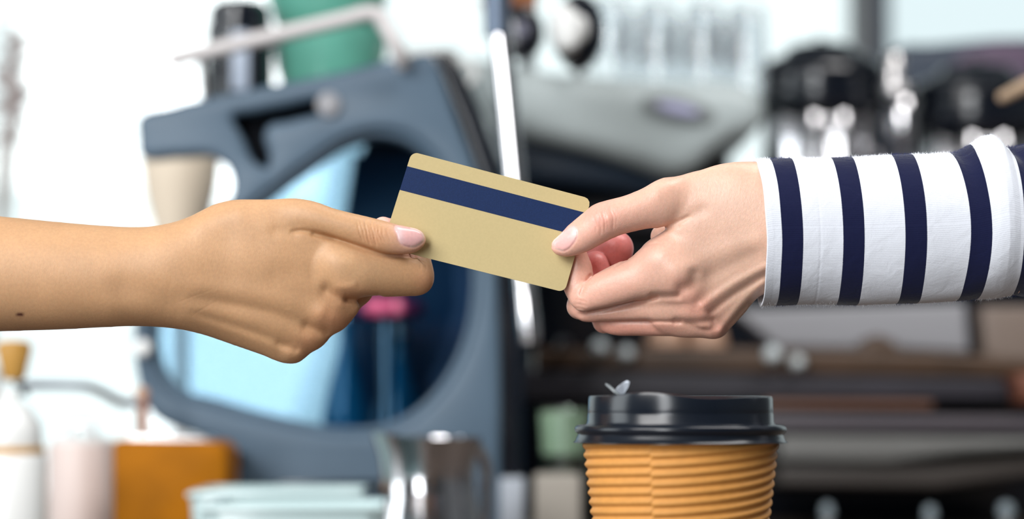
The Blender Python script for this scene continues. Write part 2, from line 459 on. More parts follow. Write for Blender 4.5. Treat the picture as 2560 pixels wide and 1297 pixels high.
        mole = gauss(u, v, 67, 789, 6.5, 4.5)*(w < 0)
        col = mix(col, (0.10, 0.03, 0.02), np.clip(mole*1.6, 0, 1))
        return np.concatenate([col, nm[:, None]], 1)
    mat = skin_material('tan_skin', base, sss=0.2, rough=0.5)
    us = grid_axis(-790, 1110, 440, 1104, STEP, 9); vs = np.arange(465, 945, STEP*1.0); ws = np.arange(-165, 235, STEP*1.1)
    o = sculpt('person', g, us, vs, ws, mat, colour, (-0.15, D0, EYE+0.06))
    return tag(o, 'person at left, bare tanned forearm, pinching the left end of the gold card', 'person')

# ------------------------------------------------------------------ the person on the right: hand in a striped sleeve
def right_arm():
    body = Inflate([(3420, 640), (3400, 440), (3000, 420), (2500, 425), (2100, 420), (1960, 414), (1882, 408), (1841, 409), (1795, 415), (1745, 430), (1700, 445), (1665, 460), (1640, 500), (1640, 545), (1658, 575), (1650, 592), (1637, 607), (1618, 624), (1600, 642),
                    (1596, 700), (1610, 770), (1640, 818), (1687, 837), (1756, 842), (1791, 844), (1810, 838), (1826, 823), (1861, 785), (1899, 742), (1930, 725), (2000, 716), (2150, 722), (2500, 735), (3000, 745), (3400, 720)],
                   lambda u, v: soft(u, [1620, 1760, 1850, 2000, 2200], [.52, .46, .55, .80, .85]),
                   lambda u, v: soft(u, [1600, 1850, 2100], [1, 1, 0])*(0.20*(v-640)-2)+soft(u, [1600, 1900], [-8, 0]))
    thumb = Inflate([(1376, 615), (1379, 604), (1389, 595), (1403, 582), (1417, 569), (1438, 551), (1458, 535), (1483, 516), (1506, 508), (1556, 495), (1610, 473), (1652, 452), (1690, 446), (1745, 430), (1800, 430), (1830, 480), (1800, 530), (1730, 545),
                     (1690, 562), (1660, 573), (1625, 574), (1587, 581), (1541, 594), (1502, 613), (1467, 631), (1436, 641), (1406, 643), (1386, 635)],
                    lambda u, v: soft(u, [1376, 1440, 1510, 1650, 1750], [.84, .90, .90, .85, .6]),
                    lambda u, v: soft(u, [1376, 1440, 1510, 1600, 1680, 1800], [-31, -44, -58, -56, -46, -20]))
    index = Inflate([(1720, 600), (1690, 595), (1660, 598), (1637, 608), (1618, 624), (1587, 642), (1548, 655), (1520, 668), (1490, 684), (1460, 702), (1434, 716), (1424, 733), (1431, 760), (1452, 779), (1494, 773), (1556, 760), (1610, 748), (1660, 744), (1720, 740), (1760, 690)],
                    lambda u, v: soft(u, [1430, 1500, 1650, 1720], [.80, .84, .86, .75]),
                    lambda u, v: soft(u, [1430, 1500, 1600, 1700], [26, 6, -16, -28]))
    index_mid = Inflate([(1404, 700), (1406, 670), (1415, 648), (1430, 636), (1450, 632), (1466, 639), (1477, 655), (1484, 680), (1486, 705), (1478, 740), (1455, 765), (1434, 764), (1419, 742), (1410, 722)],
                        .9, lambda u, v: np.interp(v, [632, 700, 765], [46, 40, 28]))
    index_far = chain([(1448, 664, 46, 31), (1432, 612, 44, 30), (1420, 588, 36, 27)])
    middle = Inflate([(1760, 730), (1700, 728), (1641, 730), (1580, 740), (1520, 748), (1460, 745), (1434, 752), (1428, 768), (1436, 787), (1456, 800), (1494, 803), (1571, 801), (1668, 803), (1720, 812), (1775, 820), (1790, 770)],
                     .95, lambda u, v: soft(u, [1430, 1560, 1700, 1780], [62, 44, 2, -2]))
    ring = Inflate([(1496, 803), (1506, 786), (1560, 772), (1650, 770), (1740, 772), (1800, 790), (1812, 820), (1796, 841), (1756, 841), (1687, 839), (1591, 837), (1540, 835), (1518, 829), (1503, 818)],
                   .98, lambda u, v: soft(u, [1500, 1620, 1760], [92, 66, 22]))
    middle_tip = chain([(1452, 762, 78, 34), (1470, 700, 112, 33), (1492, 655, 120, 32), (1512, 690, 124, 30)])
    ring_tip = chain([(1515, 800, 112, 30), (1480, 700, 165, 36), (1500, 640, 168, 42), (1545, 612, 156, 47)])
    little = chain([(1770, 800, 50, 34), (1640, 790, 130, 32), (1560, 740, 180, 30), (1590, 690, 175, 28)])
    palm = chain([(1880, 580, 30, 80), (1760, 640, 62, 72), (1690, 680, 64, 60)])
    heel = chain([(1830, 560, 50, 50), (1700, 590, 90, 36), (1664, 585, 96, 32)])
    k1 = cone((1650, 655, -24), 50, (1700, 690, -24), 55)
    def f(p):
        r = body(p)
        r = smin(r, palm(p), 50); r = smin(r, heel(p), 20)
        r = smin(r, k1(p), 40)
        r = smin(r, index(p), 26)
        fm = smin(ring(p), middle(p), 5)
        r = smin(r, fm, 9)
        r = smin(r, index_mid(p), 5)
        r = smin(r, index_far(p), 8)
        r = smin(r, thumb(p), 9)
        for q in (middle_tip, ring_tip, little): r = smin(r, q(p), 5)
        return r
    marks = [
        # crease running back from the thumb web
        ([(1650, 572), (1685, 562), (1724, 543)], 6, -5, 40, 1), ([(1700, 556), (1750, 532)], 16, -3), ([(1650, 574), (1672, 576), (1690, 570)], 6, -3),
        # knuckles
        ([(1655, 650), (1675, 668)], 30, 4), ([(1732, 766), (1755, 776)], 30, 8), ([(1785, 828), (1797, 832)], 16, 5), ([(1455, 752), (1462, 760)], 16, 2.5),
        # hollows
        ([(1700, 725), (1722, 712), (1730, 690)], 16, -7), ([(1640, 745), (1580, 760), (1500, 778), (1450, 784)], 6, -5), ([(1630, 742), (1690, 742)], 9, -5),
        ([(1690, 803), (1740, 806), (1780, 800)], 9, -5), ([(1500, 803), (1600, 803), (1700, 805)], 5, -4),
        # tendons
        ([(1690, 690), (1780, 640), (1880, 610)], 24, 3), ([(1755, 765), (1830, 712), (1905, 672)], 12, 5), ([(1800, 825), (1850, 760), (1900, 712)], 12, 4.5),
        ([(1775, 782), (1835, 735), (1905, 692)], 9, -5), ([(1820, 820), (1860, 770), (1900, 730)], 7, -3), ([(1740, 712), (1810, 672), (1880, 640)], 18, -3.5),
        ([(1495, 545), (1510, 555)], 20, 3.5), ([(1640, 478), (1662, 470)], 24, 4), ([(1740, 470), (1850, 450)], 34, -2.5),
        # folds inside the bent index
        ([(1476, 688), (1462, 712), (1452, 735)], 5, -5, 80), ([(1536, 668), (1556, 656), (1568, 650)], 3, -2, 60),
        ([(1590, 628), (1612, 616), (1640, 612)], 3, -1.2, 60),
    ]
    rnd = random.Random(5)
    for uu, ln, am in ((1478, 26, 1.3), (1490, 34, 1.5), (1502, 30, 1.7), (1508, 26, 1.0), (1522, 32, 1.5), (1530, 26, .8)):
        pts = []
        for k in range(5):
            t = k/4-.5
            pts.append((uu+10*t-14*t*t+6+rnd.uniform(-1.8, 1.8), 558+2*ln*t-(uu-1500)*.25))
        marks.append((pts, 2.2, -am*0.95, 20, 1))
    for vv in (748, 758, 768): marks.append(([(1436, vv), (1452, vv+3), (1468, vv+8)], 2.6, -1.0, 70, 1))
    nail = [(1378, 613), (1382, 603), (1392, 594), (1405, 583), (1420, 572), (1432, 569), (1440, 578), (1442, 590), (1438, 604), (1430, 616), (1420, 626), (1408, 631), (1394, 628), (1382, 621)]
    npoly = catmull(nail, 5)
    def g(p):
        r = relief(f, marks)(p)
        near = np.abs(r) < 14
        if near.any():
            u, v, w = (np.asarray(x)[near] for x in np.broadcast_arrays(*p))
            d = poly_sdf(u, v, npoly); m = (w < -28)
            off = 1.6*np.exp(-(d/2.6)**2)-0.8/(1+np.exp(np.clip((d+3)/1.6, -30, 30)))
            r = r.copy(); r[near] += np.where(m & (u < 1450), off, 0)
        return r
    base = np.array((0.70, 0.45, 0.335))
    def colour(pos):
        u, v, w = pos.T
        col = np.repeat(base[None], len(u), 0)
        red = np.array((0.72, 0.30, 0.23)); pale = np.array((0.76, 0.50, 0.385))
        col = mix(col, pale, 0.6*gauss(u, v, 1650, 650, 60, 40))
        col = mix(col, red, 0.55*gauss(u, v, 1745, 772, 55, 40)+0.35*gauss(u, v, 1700, 722, 40, 30)+0.5*gauss(u, v, 1800, 830, 50, 30)+0.55*gauss(u, v, 1500, 550, 34, 40))
        fing = 1/(1+np.exp((u-1640)/60))
        col = mix(col, (0.76, 0.36, 0.29), 0.5*fing)
        deep = 1/(1+np.exp(-(w-52)/8))*(u < 1620)*(v < 740)
        col = mix(col, (0.74, 0.22, 0.21), deep*0.9)
        ringc = 1/(1+np.exp(-(v-802)/6))/(1+np.exp((u-1690)/40))
        col = mix(col, (0.70, 0.28, 0.22), ringc*0.6)
        nm = nail_mask(pos, nail, 1.4, -28)
        col = mix(col, (0.82, 0.47, 0.44), nm)
        col = mix(col, (0.86, 0.66, 0.62), nm*gauss(u, v, 1434, 588, 8, 18, 0.4)*0.8)
        dd = poly_sdf(u, v, npoly)
        edge = np.exp(-((dd+2)/1.8)**2)*(u < 1408)*(w < -20)
        col = mix(col, (0.88, 0.68, 0.60), edge*0.7)
        return np.concatenate([col, nm[:, None]], 1)
    mat = skin_material('fair_skin', base, sss=0.3, rough=0.37, creases=1.5)
    us = grid_axis(1360, 3440, 1366, 1930, STEP, 12); vs = np.arange(385, 880, STEP); ws = np.arange(-165, 235, STEP*1.1)
    o = sculpt('person', g, us, vs, ws, mat, colour, (0.2, D0, EYE+0.07))
    return tag(o, 'person at right in a navy striped white sleeve, holding the gold card', 'person')

STEP = 2.6
arm_left = left_arm()
arm_right = right_arm()

# ------------------------------------------------------------------ the striped sleeve (clothing of the person on the right)
def shirt_sleeve(parent):
    m = bpy.data.materials.new('striped_jersey'); m.use_nodes = True; nt = m.node_tree; b = nt.nodes['Principled BSDF']
    uv = nt.nodes.new('ShaderNodeUVMap'); uv.uv_map = 'cloth'
    sp = nt.nodes.new('ShaderNodeSeparateXYZ'); nt.links.new(uv.outputs[0], sp.inputs[0])
    # fine ragged edge of the knitted stripes
    n = nt.nodes.new('ShaderNodeTexNoise'); n.inputs['Scale'].default_value = 60; n.inputs['Detail'].default_value = 2
    mpn = nt.nodes.new('ShaderNodeMapping'); mpn.inputs['Scale'].default_value = (1, 6, 1)
    nt.links.new(uv.outputs[0], mpn.inputs['Vector']); nt.links.new(mpn.outputs[0], n.inputs['Vector'])
    ma = nt.nodes.new('ShaderNodeMath'); ma.operation = 'MULTIPLY_ADD'; ma.inputs[1].default_value = 0.02; ma.inputs[2].default_value = -0.01
    nt.links.new(n.outputs['Fac'], ma.inputs[0])
    su = nt.nodes.new('ShaderNodeMath'); su.operation = 'ADD'; nt.links.new(sp.outputs['X'], su.inputs[0]); nt.links.new(ma.outputs[0], su.inputs[1])
    # stripes at 0.38-0.87 then every 1.51 (units of 100 px)
    s1 = nt.nodes.new('ShaderNodeMath'); s1.operation = 'ADD'; s1.inputs[1].default_value = 1.51*4-0.365; nt.links.new(su.outputs[0], s1.inputs[0])
    md = nt.nodes.new('ShaderNodeMath'); md.operation = 'MODULO'; md.inputs[1].default_value = 1.51; nt.links.new(s1.outputs[0], md.inputs[0])
    lt = nt.nodes.new('ShaderNodeMath'); lt.operation = 'LESS_THAN'; lt.inputs[1].default_value = 0.525; nt.links.new(md.outputs[0], lt.inputs[0])
    gt = nt.nodes.new('ShaderNodeMath'); gt.operation = 'GREATER_THAN'; gt.inputs[1].default_value = 0.2; nt.links.new(su.outputs[0], gt.inputs[0])
    an = nt.nodes.new('ShaderNodeMath'); an.operation = 'MULTIPLY'; nt.links.new(lt.outputs[0], an.inputs[0]); nt.links.new(gt.outputs[0], an.inputs[1])
    mx = nt.nodes.new('ShaderNodeMix'); mx.data_type = 'RGBA'
    mx.inputs[6].default_value = (0.70, 0.73, 0.80, 1); mx.inputs[7].default_value = (0.0065, 0.009, 0.040, 1)
    nt.links.new(an.outputs[0], mx.inputs[0])
    nn = nt.nodes.new('ShaderNodeTexNoise'); nn.inputs['Scale'].default_value = 30; nn.inputs['Detail'].default_value = 6; nt.links.new(mpn.outputs[0], nn.inputs['Vector'])
    mr = nt.nodes.new('ShaderNodeMapRange'); mr.inputs['From Min'].default_value = .3; mr.inputs['From Max'].default_value = .7; mr.inputs['To Min'].default_value = .92; mr.inputs['To Max'].default_value = 1.08
    nt.links.new(nn.outputs['Fac'], mr.inputs['Value'])
    vs = nt.nodes.new('ShaderNodeVectorMath'); vs.operation = 'SCALE'; nt.links.new(mx.outputs[2], vs.inputs[0]); nt.links.new(mr.outputs[0], vs.inputs['Scale'])
    nt.links.new(vs.outputs[0], b.inputs['Base Color'])
    b.inputs['Roughness'].default_value = 0.9; b.inputs['Specular IOR Level'].default_value = 0.15
    b.inputs['Sheen Weight'].default_value = 0.25; b.inputs['Sheen Roughness'].default_value = 0.4
    # knit relief: fine wales
    w = nt.nodes.new('ShaderNodeTexWave'); w.bands_direction = 'Y'; w.inputs['Scale'].default_value = 7.5; w.inputs['Distortion'].default_value = 1.2; w.inputs['Detail Scale'].default_value = 3
    nt.links.new(uv.outputs[0], w.inputs['Vector'])
    w2 = nt.nodes.new('ShaderNodeTexWave'); w2.bands_direction = 'X'; w2.inputs['Scale'].default_value = 9; w2.inputs['Distortion'].default_value = 2.0
    nt.links.new(uv.outputs[0], w2.inputs['Vector'])
    ad = nt.nodes.new('ShaderNodeMath'); ad.operation = 'MULTIPLY_ADD'; ad.inputs[1].default_value = 0.5; nt.links.new(w2.outputs['Fac'], ad.inputs[0]); nt.links.new(w.outputs['Fac'], ad.inputs[2])
    bp = nt.nodes.new('ShaderNodeBump'); bp.inputs['Strength'].default_value = 0.2; bp.inputs['Distance'].default_value = 0.0002
    n3 = nt.nodes.new('ShaderNodeTexNoise'); n3.inputs['Scale'].default_value = 2.6; n3.inputs['Detail'].default_value = 3; n3.inputs['Distortion'].default_value = .6
    nt.links.new(uv.outputs[0], n3.inputs['Vector'])
    bp3 = nt.nodes.new('ShaderNodeBump'); bp3.inputs['Strength'].default_value = 0.24; bp3.inputs['Distance'].default_value = 0.0016
    nt.links.new(n3.outputs['Fac'], bp3.inputs['Height']); nt.links.new(bp3.outputs[0], bp.inputs['Normal'])
    nt.links.new(ad.outputs[0], bp.inputs['Height']); nt.links.new(bp.outputs[0], b.inputs['Normal'])
    NS, NT = 560, 220
    L = 1520.0
    ss = np.concatenate([np.linspace(0, 720, 420), np.linspace(725, L, NS-420)])
    th = np.linspace(0, 2*np.pi, NT, endpoint=False)       # 0 = towards the camera, pi/2 = up
    Sg, T = np.meshgrid(ss, th, indexing='ij')
    U0 = 1885+Sg
    top = np.interp(U0, [1885, 1900, 1925, 2060, 2230, 2340, 2390, 2425, 2455, 2478, 2495, 2515, 2545, 2600, 2800, 3100, 3405],
                    [400, 397, 397, 395, 389, 384, 378, 366, 353, 347, 352, 364, 366, 360, 346, 330, 320])
    U1 = 1905+Sg
    bot = np.interp(U1, [1905, 1925, 2000, 2150, 2300, 2420, 2500, 2540, 2560, 2640, 2800, 3100, 3425],
                    [766, 762, 760, 762, 759, 752, 746, 740, 738, 752, 770, 785, 795])
    vc = (top+bot)/2; hv = (bot-top)/2; hw = hv*0.84
    # a rounded, slightly boxy section
    ct, st = np.cos(T), np.sin(T)
    e = 0.92
    cx = np.sign(ct)*np.abs(ct)**e; sx = np.sign(st)*np.abs(st)**e
    def bell(x, c, w_): return np.exp(-((x-c)/w_)**2)
    dT = lambda c: (T-c+np.pi) % (2*np.pi)-np.pi
    disp = np.zeros_like(Sg)
    # folds: (s centre, theta centre, s width, theta width, height, slant)
    for s0, t0, sw, tw, a, sl in ((590, 1.25, 36, .55, 13, 40), (520, 1.05, 30, .5, -13, 30), (660, 1.0, 30, .5, -16, 60), (610, .45, 40, .5, 8, 90), (540, .35, 34, .4, -6, 60), (700, .5, 40, .6, 7, 60),
                                  (560, -.5, 60, .5, 5, -40), (480, -.8, 50, .5, -4, -60), (330, -.9, 50, .4, 4, 40), (640, -1.1, 40, .4, -6, 40), (350, .2, 60, .7, 3, 30), (170, -.7, 60, .5, -3, 20),
                                  (430, -1.15, 80, .22, 5, 0), (230, -1.2, 90, .2, 4, 0), (780, .4, 45, .8, 10, 80), (860, -.3, 50, .8, -9, 60), (960, .6, 60, .8, 10, 60), (1080, -.4, 70, .9, -8, 60)):
        disp += a*bell(Sg+sl*dT(t0), s0, sw)*bell(dT(t0), 0, tw)
    disp += 1.6*np.sin(Sg/47+2*np.sin(T*2))*np.sin(T*3+Sg/90)
    # turned hem: seam line 130 px from the edge
    disp += -1.0*bell(Sg, 132, 3.0)*(0.7+0.3*np.sin(T*150))+1.2*bell(Sg, 65, 60)
    r = 1+disp/np.maximum(hv, 1)
    V = vc-sx*hv*r; Wd = -cx*hw*r
    V = np.where(np.abs(V-vc) > 0, V, V)
    skew = 17*np.sin(np.clip((V-395)/240, 0, 1)*np.pi/2)+5*np.sin((V-400)/360*np.pi)*np.interp(Sg, [300, 480, 640], [0, 1, 0])
    U = 1885+Sg+skew*np.interp(Sg, [0, 800], [1, .6])-11*bell(Sg, 665, 60)+9*bell(Sg, 520, 70)*np.sin((V-400)/115.)+1.5*np.sin(V/23.)*bell(Sg, 0, 60)*.5
    pos = np.stack([U, V, Wd], -1)
    # inner layer going back inside the cuff
    inner = []
    for k, (ds, dr) in enumerate(((2, 3), (1.5, 8), (8, 11), (60, 13), (160, 16))):
        j = 0
        q = pos[np.searchsorted(ss, ds)].copy() if ds > 3 else pos[0].copy()
        q[:, 0] += (0 if k else -1.0)
        cv, hvv, hww = vc[0, 0], hv[0, 0], hw[0, 0]
        q[:, 1] = cv+(q[:, 1]-vc[np.searchsorted(ss, ds) if ds > 3 else 0, 0])*(1-dr/hvv); q[:, 2] = q[:, 2]*(1-dr/hww)
        inner.append(q)
    allp = np.concatenate([np.stack(inner[::-1]), pos], 0); uvx = np.concatenate([[-1.6, -.6, -.08, -.05, -.02], ss/100])
    R = allp.shape[0]
    Wp = to_world(allp.reshape(-1, 3), (0.2, D0, EYE+0.07))
    i = np.arange(R-1)[:, None]; j = np.arange(NT)[None]; j2 = (j+1) % NT
    F_ = np.stack([i*NT+j, i*NT+j2, (i+1)*NT+j2, (i+1)*NT+j], -1).reshape(-1, 4)
    vlist = Wp.tolist(); flist = F_.tolist()
    capc = len(vlist); cpt = Wp[-NT:].mean(0); vlist.append(cpt.tolist())
    for k in range(NT): flist.append([(R-1)*NT+k, (R-1)*NT+(k+1) % NT, capc])
    o = mesh_obj('shirt_sleeve', vlist, flist, m, parent)
    o.location = (0, 0, 0)
    uvl = o.data.uv_layers.new(name='cloth')
    vi = np.zeros(len(o.data.loops), np.int32); o.data.loops.foreach_get('vertex_index', vi)
    row = np.minimum(vi//NT, R-1); colm = (vi % NT).astype(float)
    # last column wraps round
    li = np.arange(len(vi)); poly = li//4
    wrap = (colm == 0) & (poly < len(F_)) & ((poly % NT) == NT-1)
    colm = np.where(wrap, NT, colm)
    uvs = np.stack([uvx[row], colm/NT*11.0], 1)
    uvl.data.foreach_set('uv', uvs.astype(np.float32).ravel())
    o['label'] = 'white sleeve with navy blue stripes'
    # loose cotton fibres
    fm_w = material('white_fibre', (0.85, 0.87, 0.92), rough=0.9); fm_n = material('navy_fibre', (0.04, 0.05, 0.14), rough=0.9)
    rnd = np.random.RandomState(4); vs_, fs_, mi = [], [], []
    for k in range(6500):
        a = rnd.randint(0, 440); up_ = rnd.rand() < .8; t = int(((np.pi/2+rnd.normal(0, .22)) if up_ else (3*np.pi/2+rnd.normal(0, .12)))/(2*np.pi)*NT) % NT
        p = pos[a, t]; c = np.array([U[a].mean(), vc[a, 0], 0.0])
        nrm = p-c; nrm[0] = 0; nrm /= np.linalg.norm(nrm)+1e-6
        d = nrm+rnd.normal(0, .55, 3); d /= np.linalg.norm(d); ln = rnd.uniform(2.5, 8)*(1.7 if rnd.rand() < .05 else 1)
        side = np.cross(d, (0.1, 0.2, 1)); side /= np.linalg.norm(side)+1e-6
        base = p-nrm*1; mid = base+d*ln*.5+rnd.normal(0, .8, 3); tip = mid+(d+rnd.normal(0, .4, 3))*ln*.5
        b0 = len(vs_); vs_ += [base-side*.26, base+side*.26, mid+side*.2, mid-side*.2, tip]
        fs_ += [[b0, b0+1, b0+2, b0+3], [b0+3, b0+2, b0+4]]
        s = ss[a]; navy = s > 20 and ((s-36.5) % 151) < 52.5 and s > 30
        mi += [1 if navy else 0]*2
    Wf = to_world(np.array(vs_), (0.2, D0, EYE+0.07))
    fo = mesh_obj('cotton_fuzz', Wf.tolist(), fs_, fm_w, o, smooth=False); fo.data.materials.append(fm_n)
    fo.data.polygons.foreach_set('material_index', mi)
    fo['kind'] = 'stuff'
    return o
shirt_sleeve(arm_right)

# ------------------------------------------------------------------ the gold card
def gold_card():
    TL, TR, BR, BL = (np.array(p, float) for p in ((1029.5, 379), (1478, 497), (1411.5, 730.5), (955, 617)))
    gm = material('gold_card', (0.53, 0.425, 0.215), rough=0.55, metal=0.0, spec=0.22, noise=0.025, nscale=900, bump=0.04, bscale=2500)
    sm = material('navy_foil', (0.006, 0.021, 0.082), rough=0.5, spec=0.2, noise=0.12, nscale=1500, bump=0.05, bscale=1800)
    wm = material('card_core', (0.8, 0.78, 0.68), rough=0.6)
    def pt(a, b):   # a along, b down
        return (1-a)*(1-b)*TL+a*(1-b)*TR+a*b*BR+(1-a)*b*BL
    W_, H_ = 463.0, 241.0; rr = 17
    out = []
    for (ca, cb, a0, n) in ((rr/W_, rr/H_, 180, 10), (1-rr/W_, rr/H_, 270, 3), (1-rr/W_, 1-rr/H_, 0, 10), (rr/W_, 1-rr/H_, 90, 10)):
        for k in range(n+1):
            t = math.radians(a0+90*k/n); out.append(pt(ca+rr*math.cos(t)/W_, cb+rr*math.sin(t)/H_))
    n = len(out)
    org = (P(1215, 555, D0)); og = (org.x, org.y, org.z)
    def slab(pts, w0, w1):
        m = len(pts); v = [(p[0], p[1], w0) for p in pts]+[(p[0], p[1], w1) for p in pts]
        f = [list(range(m))[::-1], list(range(m, 2*m))]+[[k, (k+1) % m, m+(k+1) % m, m+k] for k in range(m)]
        return to_world(np.array(v, float), og).tolist(), f
    v, f = slab(out, -2.1, 2.1)
    o = mesh_obj('bank_card', v, f, gm, None, smooth=False, loc=og)
    o.data.materials.append(wm)
    for p in list(o.data.polygons)[2:]: p.material_index = 1
    bm = bmesh.new(); bm.from_mesh(o.data); bmesh.ops.recalc_face_normals(bm, faces=bm.faces); bm.to_mesh(o.data); bm.free()
    tag(o, 'gold bank card with a dark blue magnetic stripe, held between the two hands', 'card')
    q = [pt(0.0, .1535), pt(1.0, .1535), pt(1.0, .402), pt(0.0, .402)]
    v, f = slab(q, -2.55, -2.1)
    s = mesh_obj('magnetic_stripe', v, f, sm, o, smooth=False); s['label'] = 'dark blue magnetic stripe'
    bm = bmesh.new(); bm.from_mesh(s.data); bmesh.ops.recalc_face_normals(bm, faces=bm.faces); bm.to_mesh(s.data); bm.free()
gold_card()

# ------------------------------------------------------------------ lathe, tubes, extrusions
def lathe_mesh(prof, seg=64, closed=False, fn=None):
    v, f = [], []
    m = len(prof)
    for i in range(seg):
        a = 2*math.pi*i/seg
        for j, (r, z) in enumerate(prof):
            rr, zz = (fn(a, j, r, z) if fn else (r, z))
            v.append((rr*math.sin(a), -rr*math.cos(a), zz))
    for i in range(seg):
        for j in range(m-1):
            a, b = i*m+j, ((i+1) % seg)*m+j
            f.append([a, b, b+1, a+1])
    if not closed:
        for j in (0, m-1):
            if prof[j][0] > 1e-5:
                c = len(v); v.append((0, 0, (fn(0, j, *prof[j])[1] if fn else prof[j][1])))
                for i in range(seg):
                    a, b = i*m+j, ((i+1) % seg)*m+j
                    f.append([b, a, c] if j == 0 else [a, b, c])
    return v, f
def lathe(name, prof, mat, parent=None, loc=(0, 0, 0), seg=48, fn=None, rot=None, smooth=True):
    v, f = lathe_mesh(prof, seg, fn=fn)
    o = mesh_obj(name, v, f, mat, parent, loc=loc, smooth=smooth)
    bm = bmesh.new(); bm.from_mesh(o.data); bmesh.ops.remove_doubles(bm, verts=bm.verts, dist=1e-6); bmesh.ops.recalc_face_normals(bm, faces=bm.faces); bm.to_mesh(o.data); bm.free()
    if smooth: o.data.set_sharp_from_angle(angle=math.radians(40))
    if rot: o.rotation_euler = rot
    return o
def tube(name, pts, r, mat, parent=None, loc=(0, 0, 0), seg=16, smooth_n=0):
    pts = [Vector(p)-Vector(loc) for p in pts]
    if smooth_n: pts = [Vector(p) for p in catmull([tuple(p) for p in pts], smooth_n, closed=False)]
    rs = r if isinstance(r, (list, tuple)) else [r]*len(pts)
    if len(rs) != len(pts): rs = list(np.interp(np.linspace(0, 1, len(pts)), np.linspace(0, 1, len(rs)), rs))
    v, f = [], []; up = Vector((0.13, 1, 0.07))
    for i, p in enumerate(pts):
        d = (pts[min(i+1, len(pts)-1)]-pts[max(i-1, 0)]).normalized()
        a = d.cross(up).normalized(); b = d.cross(a)
        for k in range(seg):
            t = 2*math.pi*k/seg; v.append(p+(a*math.cos(t)+b*math.sin(t))*rs[i])
    for i in range(len(pts)-1):
        for k in range(seg): f.append([i*seg+k, i*seg+(k+1) % seg, (i+1)*seg+(k+1) % seg, (i+1)*seg+k])
    f.append(list(range(seg))[::-1]); f.append([(len(pts)-1)*seg+k for k in range(seg)])
    o = mesh_obj(name, v, f, mat, parent, loc=loc)
    bm = bmesh.new(); bm.from_mesh(o.data); bmesh.ops.recalc_face_normals(bm, faces=bm.faces); bm.to_mesh(o.data); bm.free()
    o.data.set_sharp_from_angle(angle=math.radians(50))
    return o
def extrude(name, outline, y0, y1, mat, parent=None, holes=(), bevel=0.0, loc=(0, 0, 0), curve_n=0):
    """outline: list of (x, z) in metres; solid between depths y0 and y1, edges rounded by bevel"""
    cu = bpy.data.curves.new('tmp', 'CURVE'); cu.dimensions = '2D'; cu.fill_mode = 'BOTH'
    for pl in [outline]+list(holes):
        if curve_n: pl = catmull(pl, curve_n)
        sp = cu.splines.new('POLY'); sp.points.add(len(pl)-1); sp.use_cyclic_u = True
        for k, (x, z) in enumerate(pl): sp.points[k].co = (x-loc[0], z-loc[2], 0, 1)
    cu.extrude = (y1-y0)/2-bevel; cu.bevel_depth = bevel; cu.bevel_resolution = 3; cu.offset = -bevel
    co = bpy.data.objects.new('tmp', cu); C.objects.link(co)
    bpy.context.view_layer.update()
    me = bpy.data.meshes.new_from_object(co.evaluated_get(bpy.context.evaluated_depsgraph_get()))
    bpy.data.objects.remove(co); bpy.data.curves.remove(cu)
    yc = (y0+y1)/2-loc[1]
    for v in me.vertices: v.co = (v.co.x, yc+v.co.z*-1, v.co.y)
    bm = bmesh.new(); bm.from_mesh(me); bmesh.ops.remove_doubles(bm, verts=bm.verts, dist=1e-5); bmesh.ops.recalc_face_normals(bm, faces=bm.faces); bm.to_mesh(me); bm.free()
    me.name = name; me.materials.clear(); me.materials.append(mat)
    me.polygons.foreach_set('use_smooth', [True]*len(me.polygons)); me.set_sharp_from_angle(angle=math.radians(38))
    o = bpy.data.objects.new(name, me); C.objects.link(o)
    if parent: o.parent = parent
    o.location = loc
    return o
def box(name, lo, hi, mat, parent=None, bevel=0.003, loc=(0, 0, 0)):
    lo = Vector(lo)-Vector(loc); hi = Vector(hi)-Vector(loc)
    bm = bmesh.new(); bmesh.ops.create_cube(bm, size=1)
    for v in bm.verts: v.co = Vector(((lo.x+hi.x)/2+v.co.x*(hi.x-lo.x), (lo.y+hi.y)/2+v.co.y*(hi.y-lo.y), (lo.z+hi.z)/2+v.co.z*(hi.z-lo.z)))
    if bevel > 0: bmesh.ops.bevel(bm, geom=list(bm.edges), offset=bevel, segments=3, profile=.5, affect='EDGES')
    me = bpy.data.meshes.new(name); bm.to_mesh(me); bm.free(); me.materials.append(mat)
    if bevel > 0:
        me.polygons.foreach_set('use_smooth', [True]*len(me.polygons)); me.set_sharp_from_angle(angle=math.radians(35))
    o = bpy.data.objects.new(name, me); C.objects.link(o)
    if parent: o.parent = parent
    o.location = loc
    return o
def pxbox(name, x0, y0, x1, y1, D, D2, mat, parent=None, bevel=0.003, loc=(0, 0, 0)):
    """box whose front face at distance D spans the given pixels"""
    a = P(x0, y1, D); b = P(x1, y0, D)
    return box(name, (a.x, D, a.z), (b.x, D2, b.z), mat, parent, bevel, loc)
COUNTER = EYE-0.118
def pxo(pts, D): return [((x-1280)/F*D, max(EYE-(y-1000)/F*D, COUNTER+.0005)) for x, y in pts]
